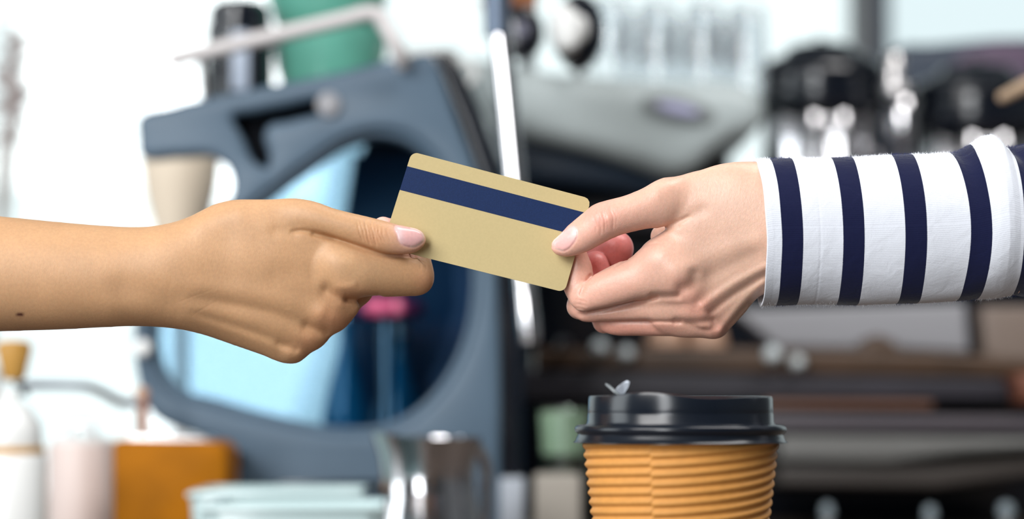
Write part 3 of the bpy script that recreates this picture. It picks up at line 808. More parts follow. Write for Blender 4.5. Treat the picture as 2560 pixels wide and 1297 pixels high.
# ------------------------------------------------------------------ paper coffee cup
def coffee_cup():
    D = 1.065; s = D/F; c = P(1701, 1000, D)
    root = empty('coffee_cup', (c.x, D, COUNTER), 'takeaway paper cup with black plastic lid and ribbed brown sleeve on the counter', 'cup')
    Z = lambda y: EYE-(y-1000)*s-COUNTER
    kraft = material('kraft_paper', (0.58, 0.27, 0.07), rough=0.55, spec=0.3, noise=0.05, nscale=300)
    lidm = material('black_plastic', (0.006, 0.009, 0.015), rough=0.22, spec=0.5)
    paper = material('cup_paper', (0.75, 0.42, 0.15), rough=0.7)
    R = lambda y: (np.interp(y, [1105, 1297, 1660], [247, 225, 178]))*s
    # inner cup
    lathe('cup_body', [(R(1660)-.0035, .0), (R(1660)-.0035, .004), (R(1095)-.004, Z(1095)), (R(1095)-.006, Z(1092))], paper, root, seg=96)
    # ribbed sleeve: ribs follow the slanted wrap of the paper, stepping at the glued seam
    ths = -0.375; N = 480
    def shift(a):
        a = (a+math.pi) % (2*math.pi)-math.pi
        if a > ths: return 46*min(1.2, ((a-ths)/1.95))**1.45
        return 5+8*(a-ths)
    ys = np.arange(1103, 1600, 1.5)
    v, f = [], []
    for i in range(N):
        a = 2*math.pi*i/N-math.pi+.0001
        sh = shift(a); sm = math.exp(-((((a-ths+math.pi) % (2*math.pi))-math.pi)/.018)**2)
        for y in ys:
            ph = (y+sh)/23.6*2*math.pi
            rib = 0.5+0.5*math.cos(ph); rib = rib**0.75
            amp = 7.0*s*(1-.45*sm)*min(1, max(0, (1597-y)/12))
            r = R(y)-.001+amp*(rib-.35)
            v.append((r*math.sin(a), -r*math.cos(a), Z(y)))
    m = len(ys)
    for i in range(N):
        for j in range(m-1):
            a, b = i*m+j, ((i+1) % N)*m+j; f.append([a, a+1, b+1, b])
    for j, dr in ((0, 1), (m-1, 0)):      # close on the cup wall
        b0 = len(v)
        for i in range(N):
            a = 2*math.pi*i/N-math.pi+.0001; r = R(ys[j])-.006; v.append((r*math.sin(a), -r*math.cos(a), Z(ys[j])))
        for i in range(N): f.append([i*m+j, ((i+1) % N)*m+j, b0+(i+1) % N, b0+i] if j == 0 else [i*m+j, b0+i, b0+(i+1) % N, ((i+1) % N)*m+j])
    so = mesh_obj('cup_sleeve', v, f, kraft, root); so['label'] = 'ribbed brown cardboard sleeve'
    # lid
    pr = [(0, 1002), (150, 1001), (200, 1000), (214, 996), (219, 990), (224, 988.5), (228, 990), (230, 996), (230.5, 1020), (231, 1030), (230.5, 1032), (232, 1036), (233, 1054), (236, 1060), (246, 1061), (256, 1062), (262.5, 1066),
          (264.5, 1072), (262.5, 1079), (257, 1083), (256, 1086), (259, 1092), (262, 1100), (267, 1104.5), (267, 1106), (262, 1106.5), (254, 1103), (250, 1090), (240, 1070)]
    prof = [(r*s, y) for r, y in pr]
    def fn(a, j, r, y):
        a = (a+math.pi) % (2*math.pi)-math.pi
        k = np.interp(y, [988, 1030], [1, 0]) if y < 1030 else 0
        up = -9*math.exp(-((a+.42)/.34)**2)+6*math.exp(-((a-.25)/.38)**2)+3*math.exp(-((a-1.0)/.5)**2)
        rr = r
        if 1002 < y < 1058 and r > .03:     # shallow pressed hollow in the front of the wall
            rr = r-1.6*s*math.exp(-((a-.25)/.35)**2)*math.sin((y-1002)/56*math.pi)
        return rr, Z(y+up*k-1.8*math.sin(a)*0)
    lathe('cup_lid', prof, lidm, root, seg=180, fn=fn)
    # torn tab standing up at the sip hole
    tm = material('clear_tab', (0.55, 0.60, 0.68), rough=0.25, spec=0.6)
    def tri(ptsp, name):
        v = []; th = .0003
        for w in (0, 1):
            for x, y, d in ptsp: v.append(((x-1701)*s, d+w*th, Z(y)))
        n = len(ptsp); ff = [list(range(n)), list(range(n, 2*n))[::-1]]+[[k, (k+1) % n, n+(k+1) % n, n+k] for k in range(n)]
        o = mesh_obj(name, v, ff, tm, root, smooth=False); return o
    tri([(1549, 990, -.024), (1532, 975, -.026), (1538, 967, -.026), (1549, 958, -.028), (1560, 952, -.029), (1566, 956, -.03), (1563, 968, -.028), (1556, 982, -.025)], 'sip_tab')
    tm2 = material('dark_tab', (0.06, 0.08, 0.09), rough=0.3); o2 = tri([(1540, 990, -.022), (1528, 981, -.022), (1508, 962, -.02), (1510, 958, -.02), (1520, 962, -.02), (1534, 976, -.022), (1546, 990, -.024)], 'sip_tab')
    o2.data.materials[0] = tm2
    return root
coffee_cup()

# ------------------------------------------------------------------ the room
def structure(o): o['kind'] = 'structure'; return o
m_floor = material('floor_boards', (0.16, 0.12, 0.09), rough=0.5, noise=0.2, nscale=6)
m_wall = material('wall_paint', (0.20, 0.21, 0.22), rough=0.8, noise=0.03, nscale=8)
m_ceil = material('ceiling_paint', (0.30, 0.31, 0.32), rough=0.85)
m_frame = material('window_frame_paint', (0.035, 0.06, 0.10), rough=0.4)
m_count = material('counter_top', (0.10, 0.075, 0.06), rough=0.35, noise=0.25, nscale=14)
X0, X1, Y0, Y1, H = -3.2, 3.2, -2.6, 4.6, 3.0
structure(box('floor', (X0, Y0, -.1), (X1, Y1, 0), m_floor, bevel=0))
structure(box('ceiling', (X0, Y0, H), (X1, Y1, H+.1), m_ceil, bevel=0))
structure(box('wall_left', (X0-.1, Y0, 0), (X0, Y1, H), m_wall, bevel=0))
structure(box('wall_right', (X1, Y0, 0), (X1+.1, Y1, H), m_wall, bevel=0))
structure(box('wall_front', (X0, Y0-.1, 0), (X1, Y0, H), m_wall, bevel=0))
# back wall: low wall, window band above it, lintel
wb = structure(extrude('wall_back', [(X0, 0), (X1, 0), (X1, H), (X0, H)], Y1, Y1+.12, m_wall, holes=[[(X0+.1, .35), (0.655, .35), (0.655, 2.8), (X0+.1, 2.8)], [(.69, .35), (3.0, .35), (3.0, 2.8), (.69, 2.8)]]))
m_glass = bpy.data.materials.new('window_glass'); m_glass.use_nodes = True
nt = m_glass.node_tree; nt.nodes.remove(nt.nodes['Principled BSDF'])
tr = nt.nodes.new('ShaderNodeBsdfTransparent'); tr.inputs[0].default_value = (0.96, 0.985, 0.98, 1)
gl = nt.nodes.new('ShaderNodeBsdfGlossy'); gl.inputs['Roughness'].default_value = 0.02
mxs = nt.nodes.new('ShaderNodeMixShader'); mxs.inputs[0].default_value = 0.05
nt.links.new(tr.outputs[0], mxs.inputs[1]); nt.links.new(gl.outputs[0], mxs.inputs[2]); nt.links.new(mxs.outputs[0], nt.nodes['Material Output'].inputs[0])
m_glass2 = m_glass.copy(); m_glass2.name = 'grey_tinted_glass'
[n for n in m_glass2.node_tree.nodes if n.type == 'BSDF_TRANSPARENT'][0].inputs[0].default_value = (0.84, 0.875, 0.88, 1)
def window(name, x0, x1, mullions, glass):
    w = box(name, (x0, Y1+.03, .35), (x1, Y1+.09, .42), m_frame, bevel=.004); structure(w)
    box('window_frame', (x0, Y1+.03, 2.74), (x1, Y1+.09, 2.8), m_frame, w, bevel=.004)
    for x in mullions: box('mullion', (x-.018, Y1+.02, .42), (x+.018, Y1+.1, 2.74), m_frame, w, bevel=.004)
    box('window_pane', (x0, Y1+.055, .42), (x1, Y1+.062, 2.74), glass, w, bevel=0)
    return w
window('window_1', X0+.1, 0.655, (X0+.12, -1.75), m_glass)
window('window_2', .69, 3.0, (.705, 1.75, 2.98), m_glass2)
# the bar counter
ctop = box('bar_counter', (-1.5, .84, COUNTER-.04), (2.2, 3.1, COUNTER), m_count, bevel=.006)
tag(ctop, 'long dark counter top carrying the cup and the coffee machines', 'counter')
box('counter_base', (-1.45, .92, 0), (2.15, 3.05, COUNTER-.04), material('counter_front', (.12, .10, .09), rough=.6, noise=.1), ctop, bevel=.004)

# ------------------------------------------------------------------ behind the hands
M = {}
M['bluegrey'] = material('blue_grey_enamel', (0.084, 0.130, 0.182), rough=0.42, spec=0.4, noise=0.03, nscale=30)
M['dark'] = material('black_enamel', (0.004, 0.006, 0.011), rough=0.2, spec=0.5, coat=0.5)
M['navy'] = material('navy_enamel', (0.010, 0.022, 0.042), rough=0.35)
M['chrome'] = material('polished_steel', (0.66, 0.65, 0.67), rough=0.12, metal=1.0)
M['satin'] = material('satin_steel', (0.62, 0.60, 0.60), rough=0.32, metal=1.0)
M['white'] = material('white_enamel', (0.60, 0.57, 0.57), rough=0.35)
M['green'] = material('green_glaze', (0.13, 0.41, 0.32), rough=0.25, coat=0.4, noise=0.08, nscale=30)
M['mint'] = material('mint_glaze', (0.50, 0.64, 0.65), rough=0.25, coat=0.5)
M['wood'] = material('orange_wood', (0.35, 0.120, 0.001), rough=0.6, spec=0.15, noise=0.18, nscale=25)
M['knob'] = material('varnished_wood', (0.56, 0.30, 0.07), rough=0.4, noise=0.15, nscale=60)
M['pale'] = material('pale_grey_enamel', (0.42, 0.475, 0.48), rough=0.4, noise=0.02, nscale=10)
M['cream'] = material('cream_ceramic', (0.78, 0.66, 0.52), rough=0.5)
M['porc'] = material('white_porcelain', (0.82, 0.83, 0.82), rough=0.3)
M['brown'] = material('dark_bronze', (0.060, 0.034, 0.020), rough=0.4, noise=0.25, nscale=20)
M['char'] = material('charcoal_steel', (0.030, 0.028, 0.036), rough=0.42, noise=0.15, nscale=12)
M['grey'] = material('mid_grey_steel', (0.135, 0.135, 0.13), rough=0.42, noise=0.1, nscale=10)
M['lgrey'] = material('light_grey_panel', (0.29, 0.29, 0.31), rough=0.45)
M['tan'] = material('tan_ceramic', (0.52, 0.32, 0.22), rough=0.45)
M['copper'] = material('copper_brown', (0.36, 0.13, 0.05), rough=0.4)
M['pink'] = material('pink_enamel', (0.55, 0.08, 0.19), rough=0.35)
M['teal'] = material('deep_blue_glass', (0.008, 0.23, 0.38), rough=0.10, coat=0.5)
M['lav'] = material('lavender_enamel', (0.42, 0.42, 0.62), rough=0.3)
def thin_glass(name, col, gloss=0.1, rough=0.03):
    m = bpy.data.materials.new(name); m.use_nodes = True; nt = m.node_tree; nt.nodes.remove(nt.nodes['Principled BSDF'])
    a = nt.nodes.new('ShaderNodeBsdfTransparent'); a.inputs[0].default_value = (*col, 1)
    g = nt.nodes.new('ShaderNodeBsdfGlossy'); g.inputs['Roughness'].default_value = rough
    lw = nt.nodes.new('ShaderNodeLayerWeight'); lw.inputs['Blend'].default_value = 0.15
    ml = nt.nodes.new('ShaderNodeMath'); ml.operation = 'MAXIMUM'; ml.inputs[1].default_value = gloss
    x = nt.nodes.new('ShaderNodeMixShader'); nt.links.new(lw.outputs['Fresnel'], ml.inputs[0]); nt.links.new(ml.outputs[0], x.inputs[0])
    nt.links.new(a.outputs[0], x.inputs[1]); nt.links.new(g.outputs[0], x.inputs[2]); nt.links.new(x.outputs[0], nt.nodes['Material Output'].inputs[0])
    return m
M['bluepane'] = thin_glass('blue_tinted_glass', (0.55, 0.685, 0.775), 0.01)
M['clear'] = thin_glass('clear_glass', (0.95, 0.965, 0.975), 0.04)
_n = M['clear'].node_tree; _d = _n.nodes.new('ShaderNodeBsdfTranslucent'); _d.inputs[0].default_value = (.9, .93, .95, 1)
_d2 = _n.nodes.new('ShaderNodeBsdfDiffuse'); _d2.inputs[0].default_value = (.9, .92, .95, 1)
_x = _n.nodes.new('ShaderNodeMixShader'); _x.inputs[0].default_value = .5; _n.links.new(_d.outputs[0], _x.inputs[1]); _n.links.new(_d2.outputs[0], _x.inputs[2])
_y = _n.nodes.new('ShaderNodeMixShader'); _y.inputs[0].default_value = .12
_g = [q for q in _n.nodes if q.type == 'MIX_SHADER' and q.inputs[0].is_linked][0]; _n.links.new(_g.outputs[0], _y.inputs[1]); _n.links.new(_x.outputs[0], _y.inputs[2]); _n.links.new(_y.outputs[0], _n.nodes['Material Output'].inputs[0])
[q for q in _n.nodes if q.type == 'LAYER_WEIGHT'][0].inputs['Blend'].default_value = 0.05
M['pinkglass'] = thin_glass('frosted_pink_glass', (0.90, 0.80, 0.78), 0.2, 0.3)
M['greenglass'] = thin_glass('pale_green_glass', (0.88, 0.94, 0.89), 0.1, 0.1)

# ---- grey appliance with a round window
def window_machine():
    D = 1.92; o = P(800, 1000, D); loc = (o.x, 2.05, COUNTER)
    root = empty('espresso_machine', loc, 'blue grey coffee machine with a big round side window, slanted top and rail', 'coffee machine')
    L = (o.x, 2.05, COUNTER); rel = lambda ob: ob
    def ex(name, pts, d0, d1, mat, holes=(), bevel=.006, n=5, par=root, Dp=None):
        ob = extrude(name, pxo(pts, Dp or D), d0, d1, mat, par, holes=[pxo(h, Dp or D) for h in holes], bevel=bevel, curve_n=0, loc=L)
        ob.location = (0, 0, 0); return ob
    face = catmull([(345, 292), (420, 266), (600, 226), (850, 178), (1030, 137), (1065, 132), (1088, 150), (1105, 190), (1140, 290), (1182, 400), (1216, 520), (1240, 650), (1248, 800), (1252, 1000), (1250, 1150), (1245, 1330), (800, 1330), (575, 1330),
                    (574, 1240), (570, 1160), (555, 1120), (515, 1096), (440, 1070), (385, 1040), (350, 970), (336, 900), (334, 820), (352, 730), (430, 610), (520, 535), (578, 480), (572, 425), (540, 394), (440, 390), (350, 386), (343, 340)], 6)
    hole = catmull([(950, 322), (1030, 340), (1090, 390), (1140, 480), (1190, 610), (1196, 740), (1172, 860), (1115, 970), (1030, 1050), (940, 1082), (860, 1086), (700, 1060), (520, 1012), (410, 975), (372, 910), (362, 830), (400, 720), (500, 620), (640, 500), (760, 410), (870, 340)], 6)
    slot = catmull([(582, 292), (640, 278), (720, 262), (800, 246), (828, 246), (834, 262), (800, 280), (720, 302), (668, 316), (660, 340), (672, 385), (668, 418), (642, 410), (605, 345)], 5)
    ex('side_panel', face, D, D+.03, M['bluegrey'], holes=[hole, slot])
    # recessed handle back and its silver catch
    ex('handle_recess', [(560, 262), (872, 205), (872, 300), (640, 440), (590, 440)], D+.031, D+.040, material('black_recess', (.004, .005, .008), rough=.7, spec=.1), bevel=0)
    lathe('latch', [(0, 0), (.0085, 0), (.0095, -.003), (.009, -.006), (0, -.008)], M['lgrey'], root, loc=Vector(P(822, 262, D))-Vector(L), rot=(-math.pi/2, 0, 0), seg=24)
    # raised ring round the window
    inner = (np.array(hole)-np.array([780, 700]))*0.955+np.array([780, 700])
    outer = (np.array(hole)-np.array([780, 700]))*1.012+np.array([780, 700])
    rg = ex('window_ring', [tuple(p) for p in outer], D+.006, D+.05, M['bluegrey'], holes=[[tuple(p) for p in inner]], bevel=.004)
    ex('window_pane', [tuple(p) for p in (np.array(hole)-np.array([780, 700]))*0.99+np.array([780, 700])], D+.040, D+.043, M['bluepane'], bevel=0)
    # body behind: closed on the right half, open through to the light on the left
    back = [(1118, 138), (1160, 150), (1190, 200), (1235, 300), (1275, 440), (1300, 600), (1310, 800), (1310, 1330), (818, 1330), (818, 560), (860, 330), (900, 190)]
    ex('body', back, D+.20, D+.30, M['navy'], bevel=.008)
    side = [(1060, 128), (1112, 124), (1150, 160), (1200, 270), (1243, 390), (1272, 560), (1290, 800), (1300, 1330), (1225, 1330), (1240, 1000), (1240, 800), (1225, 600), (1195, 430), (1150, 300), (1100, 185)]
    ex('front_cover', side, D+.012, D+.20, M['dark'], bevel=.004)
    ex('inner_wall', [(815, 560), (850, 330), (1240, 330), (1240, 1100), (815, 1100)], D+.17, D+.19, material('dark_blue_lining', (0.006, 0.045, 0.10), rough=.35), bevel=.002)
    ex('reflection_streak', [(1120, 560), (1200, 640), (1195, 800), (1120, 960), (1050, 1040), (1000, 1040), (1080, 900), (1130, 740)], D+.155, D+.17, material('painted_reflection_blue', (.06, .085, .16), rough=.4), bevel=.002)  # a reflection in the window, built as a coloured strip
    ex('base', [(575, 1290), (1310, 1330), (1310, 1372), (575, 1372)], D, D+.30, M['dark'], bevel=.002)
    ex('lower_sill', [(420, 1035), (560, 1040), (800, 1100), (1240, 1110), (1240, 1330), (650, 1330), (600, 1140)], D+.032, D+.20, M['bluegrey'], bevel=.004)
    # cup tray on top and the top rail
    ex('cup_tray', [(505, 236), (1085, 200), (1085, 236), (505, 262)], D+.03, D+.30, M['dark'], bevel=.003)
    y = lambda a, b, d: Vector(P(a, b, d))-Vector(L)
    r1 = tube('top_rail', [y(425, 152, 1.90), y(520, 128, 1.90), y(700, 86, 1.90), y(870, 46, 1.90), y(925, 33, 1.90), y(945, 36, 1.90), y(960, 58, 1.90), y(998, 132, 1.90), y(1006, 160, 1.91)], .0062, M['white'], root, smooth_n=3)
    r1['label'] = 'white rail above the tilted top'
    tube('rail_post', [y(425, 152, 1.90), y(440, 156, 1.93), y(505, 150, 2.02), y(512, 258, 2.03)], .0035, M['satin'], root)
    # small foot block and dark slot at the lower left
    ex('side_knob', [(560, 1128), (610, 1130), (604, 1160), (570, 1164)], D-.012, D+.001, M['dark'], bevel=.003)
    ex('dark_slot', [(690, 1204), (1000, 1200), (1000, 1226), (690, 1226)], D-.003, D+.001, M['dark'], bevel=.001)
    lathe('catch', [(0, 0), (.006, 0), (.007, .004), (.005, .007), (0, .008)], M['porc'], root, loc=y(358, 870, D-.001), rot=(math.pi/2, 0, 0), seg=20)
    return root
window_machine()

def bottle(name, px, ybot, ytop, D, rpx, mat, label, cap, cat='bottle', group=None):
    s = D/F; b = P(px, ybot, D); h = (ybot-ytop)*s; r = rpx*s
    root = empty(name, b, label, cat, group)
    lathe('bottle_body', [(0, 0), (r*.95, 0), (r, .005), (r*.97, h*.14), (r*.72, h*.36), (r*.40, h*.58), (r*.27, h*.68), (r*.25, h*.86), (r*.3, h*.87), (0, h*.87)], mat, root)
    lathe('bottle_cap', [(0, h*.86), (r*.34, h*.86), (r*.34, h*.99), (r*.3, h), (0, h)], cap, root, seg=24)
    return root
bottle('syrup_bottle', 866, 1082, 760, 2.035, 62, M['teal'], 'deep blue bottle with silver cap behind the round window, left one', M['chrome'], group='bottles inside the machine window')
bottle('syrup_bottle', 1000, 1082, 800, 2.055, 72, M['teal'], 'wider deep blue bottle behind the round window, right one', M['satin'], group='bottles inside the machine window')
def pink_tin():
    D = 1.985; s = D/F; b = P(966, 820, D)
    root = empty('pink_lid', b, 'bright pink ribbed round cap seen through the round machine window', 'lid')
    def fn(a, j, r, z): return (r*(1+.05*math.cos(a*14)), z)
    lathe('cap_shell', [(0, .008), (.018, .007), (.027, .009), (.031, .014), (.029, .022), (.016, .027), (0, .028)], M['pink'], root, seg=112, fn=fn)
    lathe('cap_stem', [(0, -.088), (.006, -.088), (.006, .008), (0, .008)], M['satin'], root, seg=20)
    return root
pink_tin()

# ---- things standing on the machine's cup tray
def tray_z(px, D=2.08): return P(px, np.interp(px, [505, 1085], [236, 200]), 1.95).z+.0005
def black_canister():
    D = 2.05; s = D/F; c = P(600, 220, D); z = P(560, 233, 1.95).z+.001; top = P(600, 2, D).z
    root = empty('black_canister', (c.x, D, z), 'tall glossy black canister standing on the grey machine beside the green bowls', 'canister')
    h = top-z; r = 82*s
    lathe('canister_body', [(0, 0), (r-.003, 0), (r, .003), (r, h-.022), (r-.002, h-.02), (0, h-.02)], M['dark'], root)
    lathe('canister_lid', [(0, h-.02), (r-.003, h-.02), (r-.002, h-.019), (r-.002, h-.008), (r-.008, h-.002), (r-.02, h), (0, h)], M['dark'], root)
    b = box('highlight_strip', (-.004+.0, -r-.0035, .01), (.011, -r+.004, h-.03), material('highlight_blue_grey', (.36, .42, .52), rough=.4), root, bevel=.0015); b['label'] = 'upright highlight on the canister, added as a pale strip'  # reflected highlight on the black wall, put in as a pale strip
black_canister()
def bowl(px, ybot, ytop, D, r0, r1, mat, label, group=None, zf=None):
    s = D/F; b = P(px, ybot, D); h = (ybot-ytop)*s
    z = b.z if zf is None else zf
    root = empty('bowl', (b.x, D, z), label, 'bowl', group)
    A, B = r0*s, r1*s
    prof = [(0, 0), (A*.8, 0), (A*.8, .003), (A, .006), ((A+B)/2*1.03, h*.5), (B, h-.001), (B-.001, h), (B-.003, h-.001), ((A+B)/2*1.03-.004, h*.5), (A-.003, .011), (0, .009)]
    lathe('bowl_wall', prof, mat, root)
    lathe('foot_ring', [(A*.55, -.0005), (A*.82, -.0005), (A*.80, .0035), (A*.55, .0035)], mat, root)
    return z+h
zt = P(820, 222, 1.95).z+.001
z1 = bowl(824, 274, 84, 2.09, 108, 150, M['green'], 'green glazed bowl on the grey machine, lowest of the stack', 'stack of green bowls', zf=zt)
z2 = bowl(818, 134, 6, 2.09, 108, 152, M['green'], 'green glazed bowl, second from the bottom of the stack on the machine', 'stack of green bowls', zf=z1-.012)
z3 = bowl(822, 60, -60, 2.09, 108, 154, M['green'], 'green glazed bowl at the top of the stack on the machine', 'stack of green bowls', zf=z2-.012)
def cup(px, D, r0, r1, h, z, mat, label, group=None, handle=True, cat='cup', name='cup'):
    b = P(px, 1000, D); root = empty(name, (b.x, D, z), label, cat, group)
    lathe('cup_wall', [(0, 0), (r0*.85, 0), (r0, .003), ((r0+r1)/2*1.05, h*.5), (r1, h), (r1-.002, h), ((r0+r1)/2*1.05-.003, h*.5), (r0-.003, .006), (0, .005)], mat, root)
    if handle:
        tube('cup_handle', [((r0+r1)/2*1.0, 0, h*.8), (r1*1.35, 0, h*.78), (r1*1.45, 0, h*.5), ((r0+r1)/2*1.0, 0, h*.25)], .003, mat, root, seg=10, smooth_n=4)
    return root
cup(1062, 2.12, .018, .030, .045, P(1050, 203, 1.95).z+.003, M['porc'], 'small white cup near the right end of the grey machine top')

# ---- steam wand with its black valve wheels and the pale espresso machine
def pale_machine():
    D = 2.25; o = P(1800, 1000, D); L = Vector((o.x, 2.3, COUNTER))
    root = empty('espresso_machine', L, 'large espresso machine with pale grey hood, dark body and steel steam wand', 'coffee machine')
    def ex(name, pts, d0, d1, mat, bevel=.006, par=root, Dp=D, smooth_n=0, holes=()):
        if smooth_n: pts = [tuple(p) for p in catmull(pts, smooth_n)]
        ob = extrude(name, pxo(pts, Dp), d0, d1, mat, par, bevel=bevel, loc=tuple(L), holes=holes); ob.location = (0, 0, 0); return ob
    hd = ex('hood', [(1128, 140), (1220, 146), (1350, 172), (1500, 188), (1700, 200), (1860, 208), (1905, 235), (1915, 290), (1885, 330), (1830, 350), (1780, 385), (1735, 425), (1690, 440), (1600, 415), (1500, 385), (1400, 362), (1310, 340), (1235, 305), (1180, 235)], D, D+.40, M['pale'], bevel=.02, smooth_n=5)
    hd['label'] = 'pale grey curved hood'
    y = lambda a, b, d: Vector(P(a, b, d))-L
    # oval badge

    def oval(cx, cy, rx, ry, ang):
        return [(cx+rx*math.cos(t)*math.cos(ang)-ry*math.sin(t)*math.sin(ang), cy+rx*math.cos(t)*math.sin(ang)+ry*math.sin(t)*math.cos(ang)) for t in np.linspace(0, 2*math.pi, 48, endpoint=False)]
    bd = ex('badge', oval(1695, 272, 92, 32, .22), D-.006, D+.002, material('badge_grey', (.20, .22, .225), rough=.4), bevel=.002)
    b2 = extrude('badge_plate', pxo(oval(1693, 274, 54, 13, .22), D), D-.009, D-.005, M['lav'], bd, bevel=.001, loc=tuple(L)); b2.location = (0, 0, 0); b2['label'] = 'lavender oval plate'
    # dark body below and behind
    ex('body', [(1205, 250), (1420, 330), (1860, 330), (1880, 470), (2700, 480), (2700, 1372), (1290, 1372), (1290, 900), (1262, 560), (1225, 380)], D+.16, D+.25, M['dark'], bevel=.01)
    ex('rear_body', [(1330, 340), (1840, 340), (1840, 1372), (1330, 1372)], D+.251, D+.44, M['navy'], bevel=.01)
    ex('under_hood', [(1225, 300), (1300, 335), (1500, 385), (1690, 440), (1740, 470), (1700, 500), (1560, 470), (1400, 455), (1290, 450)], D+.03, D+.30, M['navy'], bevel=.01)
    ex('group_panel', [(1390, 470), (1880, 440), (2600, 430), (2600, 560), (1390, 560)], D+.10, D+.2, M['char'], bevel=.008)
    ex('splash_panel', [(1840, 768), (2440, 752), (2452, 880), (2300, 872), (1960, 868)], D+.05, D+.10, M['lgrey'], bevel=.006)
    ex('splash_panel', [(2478, 760), (2640, 760), (2640, 905), (2490, 900)], D+.05, D+.10, material('taupe_panel', (.20, .155, .13), rough=.45), bevel=.006)
    ex('reflection_notch', [(2150, 890), (2165, 850), (2200, 835), (2240, 850), (2262, 890)], D+.01, D+.06, M['brown'], bevel=.006)  # brown-dark reflection on the panel, built as a solid piece
    ex('drip_rail', [(1335, 872), (1700, 866), (2350, 880), (2640, 905), (2640, 950), (1335, 925)], D-.02, D+.16, M['brown'], bevel=.006)
    ex('front_panel', [(1290, 925), (2640, 950), (2640, 1000), (1290, 1000)], D-.02, D+.16, M['char'], bevel=.004)
    ex('front_panel', [(1900, 1000), (2310, 1002), (2310, 1022), (1900, 1020)], D-.05, D+.1, material('brown_strip', (.13, .062, .04), rough=.4), bevel=.003)
    ex('front_panel', [(1900, 1032), (2640, 1040), (2640, 1078), (1900, 1076)], D-.05, D+.1, material('purple_grey', (.075, .065, .075), rough=.4), bevel=.004)
    ex('drip_tray', [(1920, 1086), (2640, 1092), (2640, 1112), (2360, 1128), (2180, 1150), (1920, 1146)], D-.10, D+.14, M['grey'], bevel=.005)
    ex('drip_tray', [(1920, 1156), (2300, 1156), (2640, 1130), (2640, 1166), (2300, 1212), (1920, 1206)], D-.09, D+.12, material('brown_grey', (.045, .038, .034), rough=.45), bevel=.005)
    ex('front_panel', [(2500, 935), (2640, 930), (2640, 1015), (2520, 1010)], D-.06, D+.0, material('rust_brown', (.16, .055, .03), rough=.5), bevel=.01)
    for k, (x, yy, r) in enumerate(((1500, 868, .0075), (1566, 884, .007), (1931, 886, .0085), (1994, 906, .007), (1410, 860, .006))):  # light grey of the pale knobs stands in for their blurred highlights
        lathe('control_knob', [(0, -.009), (r*.7, -.007), (r, 0), (r*.9, .006), (r*.5, .012), (0, .014)], material('knob_%d' % k, (.62, .68, .70), rough=.35) if k < 4 else M['char'], root, loc=y(x, yy, D-.035), rot=(math.pi/2, 0, 0), seg=24)
    # steam wand
    w = tube('steam_wand', [y(1238, -60, 1.84), y(1248, 60, 1.84), y(1268, 250, 1.83), y(1290, 480, 1.82), y(1308, 680, 1.81), y(1321, 800, 1.80), y(1326, 856, 1.80)], [.0072, .0082, .0082, .0078, .0074, .0082, .0070], M['chrome'], root, seg=28, smooth_n=3)
    tube('wand_joint', [y(1243, -20, 1.84), y(1246, 90, 1.84)], .0105, material('joint_grey', (.10, .13, .18), rough=.35, metal=.6), w, seg=24)
    tube('wand_arm', [y(1238, -60, 1.84), y(1238, -80, 2.0), y(1300, -60, 2.2), y(1320, 170, 2.30)], .008, M['chrome'], root, seg=16, smooth_n=4)
    def wheel(cx, cy, d, rx, rz, hubm, hub=True):
        ob = lathe('valve_wheel', [(0, -.012), (rx*.6, -.012), (rx*.95, -.008), (rx, 0), (rx*.95, .010), (rx*.5, .014), (0, .014)], M['dark'], root, loc=y(cx, cy, d), rot=(math.pi/2, 0, 0), seg=40)
        ob.scale = (1, 1, 1)
        h = lathe('wheel_hub', [(0, .013), (rx*.34, .013), (rx*.36, .018), (rx*.2, .021), (0, .021)], hubm, ob, seg=24)
        return ob
    w1 = wheel(1306, 84, 1.97, .0185, 0, material('hub_grey', (.16, .16, .21), rough=.3)); w1.scale = (.95, 1.18, 1)
    w2 = wheel(1446, 80, 2.0, .0215, 0, M['porc']); w2.scale = (1, 1.5, 1)
    tube('valve_stem', [y(1306, 84, 1.98), y(1330, 90, 2.3)], .006, M['satin'], root); tube('valve_stem', [y(1437, 78, 2.01), y(1445, 90, 2.3), y(1450, 230, 2.36)], .006, M['satin'], root)
    ex('valve_cover', [(1385, 20), (1432, 24), (1452, 78), (1436, 128), (1400, 132), (1374, 85)], 1.935, 1.975, M['porc'], bevel=.008, Dp=1.95, smooth_n=4)
    ex('valve_bracket', [(1200, -5), (1238, 5), (1238, 50), (1222, 44)], 1.97, 2.0, M['copper'], bevel=.003, Dp=1.97)
    ex('valve_bracket', [(1256, -30), (1345, -30), (1342, 20), (1262, 14)], 2.0, 2.03, M['copper'], bevel=.003, Dp=2.0)
    return root
pale_machine()

# ---- glasses stored upside down on the hood
def glasses():
    zt = P(1500, 196, 2.32).z+.004; k = 0
    proto = None
    spots = [(1530, 2.34), (1645, 2.35), (1760, 2.34), (1868, 2.35), (1588, 2.43), (1702, 2.44), (1812, 2.43)]
    names = ['nearest the valve wheels', 'second from the valve wheels, front row', 'third along the front row', 'at the right end of the front row',
             'at the left end of the back row', 'in the middle of the back row', 'at the right end of the back row']
    for i, (px, D) in enumerate(spots):
        b = P(px, 1000, D)
        zz = P(px, np.interp(px, [1350, 1500, 1700, 1860], [172, 188, 200, 208]), 2.25).z+.003
        if proto is None:
            o = lathe('drinking_glass', [(.0195, 0), (.0208, 0), (.0203, .03), (.018, .080), (.0155, .084), (0, .084), (0, .078), (.0145, .078), (.0165, .072), (.0187, .03)], M['clear'], None, loc=(b.x, D, zz), seg=40)
            proto = o
        else:
            o = proto.copy(); C.objects.link(o); o.location = (b.x, D, zz)
        tag(o, 'clear upside-down glass on the pale grey hood, '+names[i], 'glass', 'upside-down glasses on the hood')
glasses()

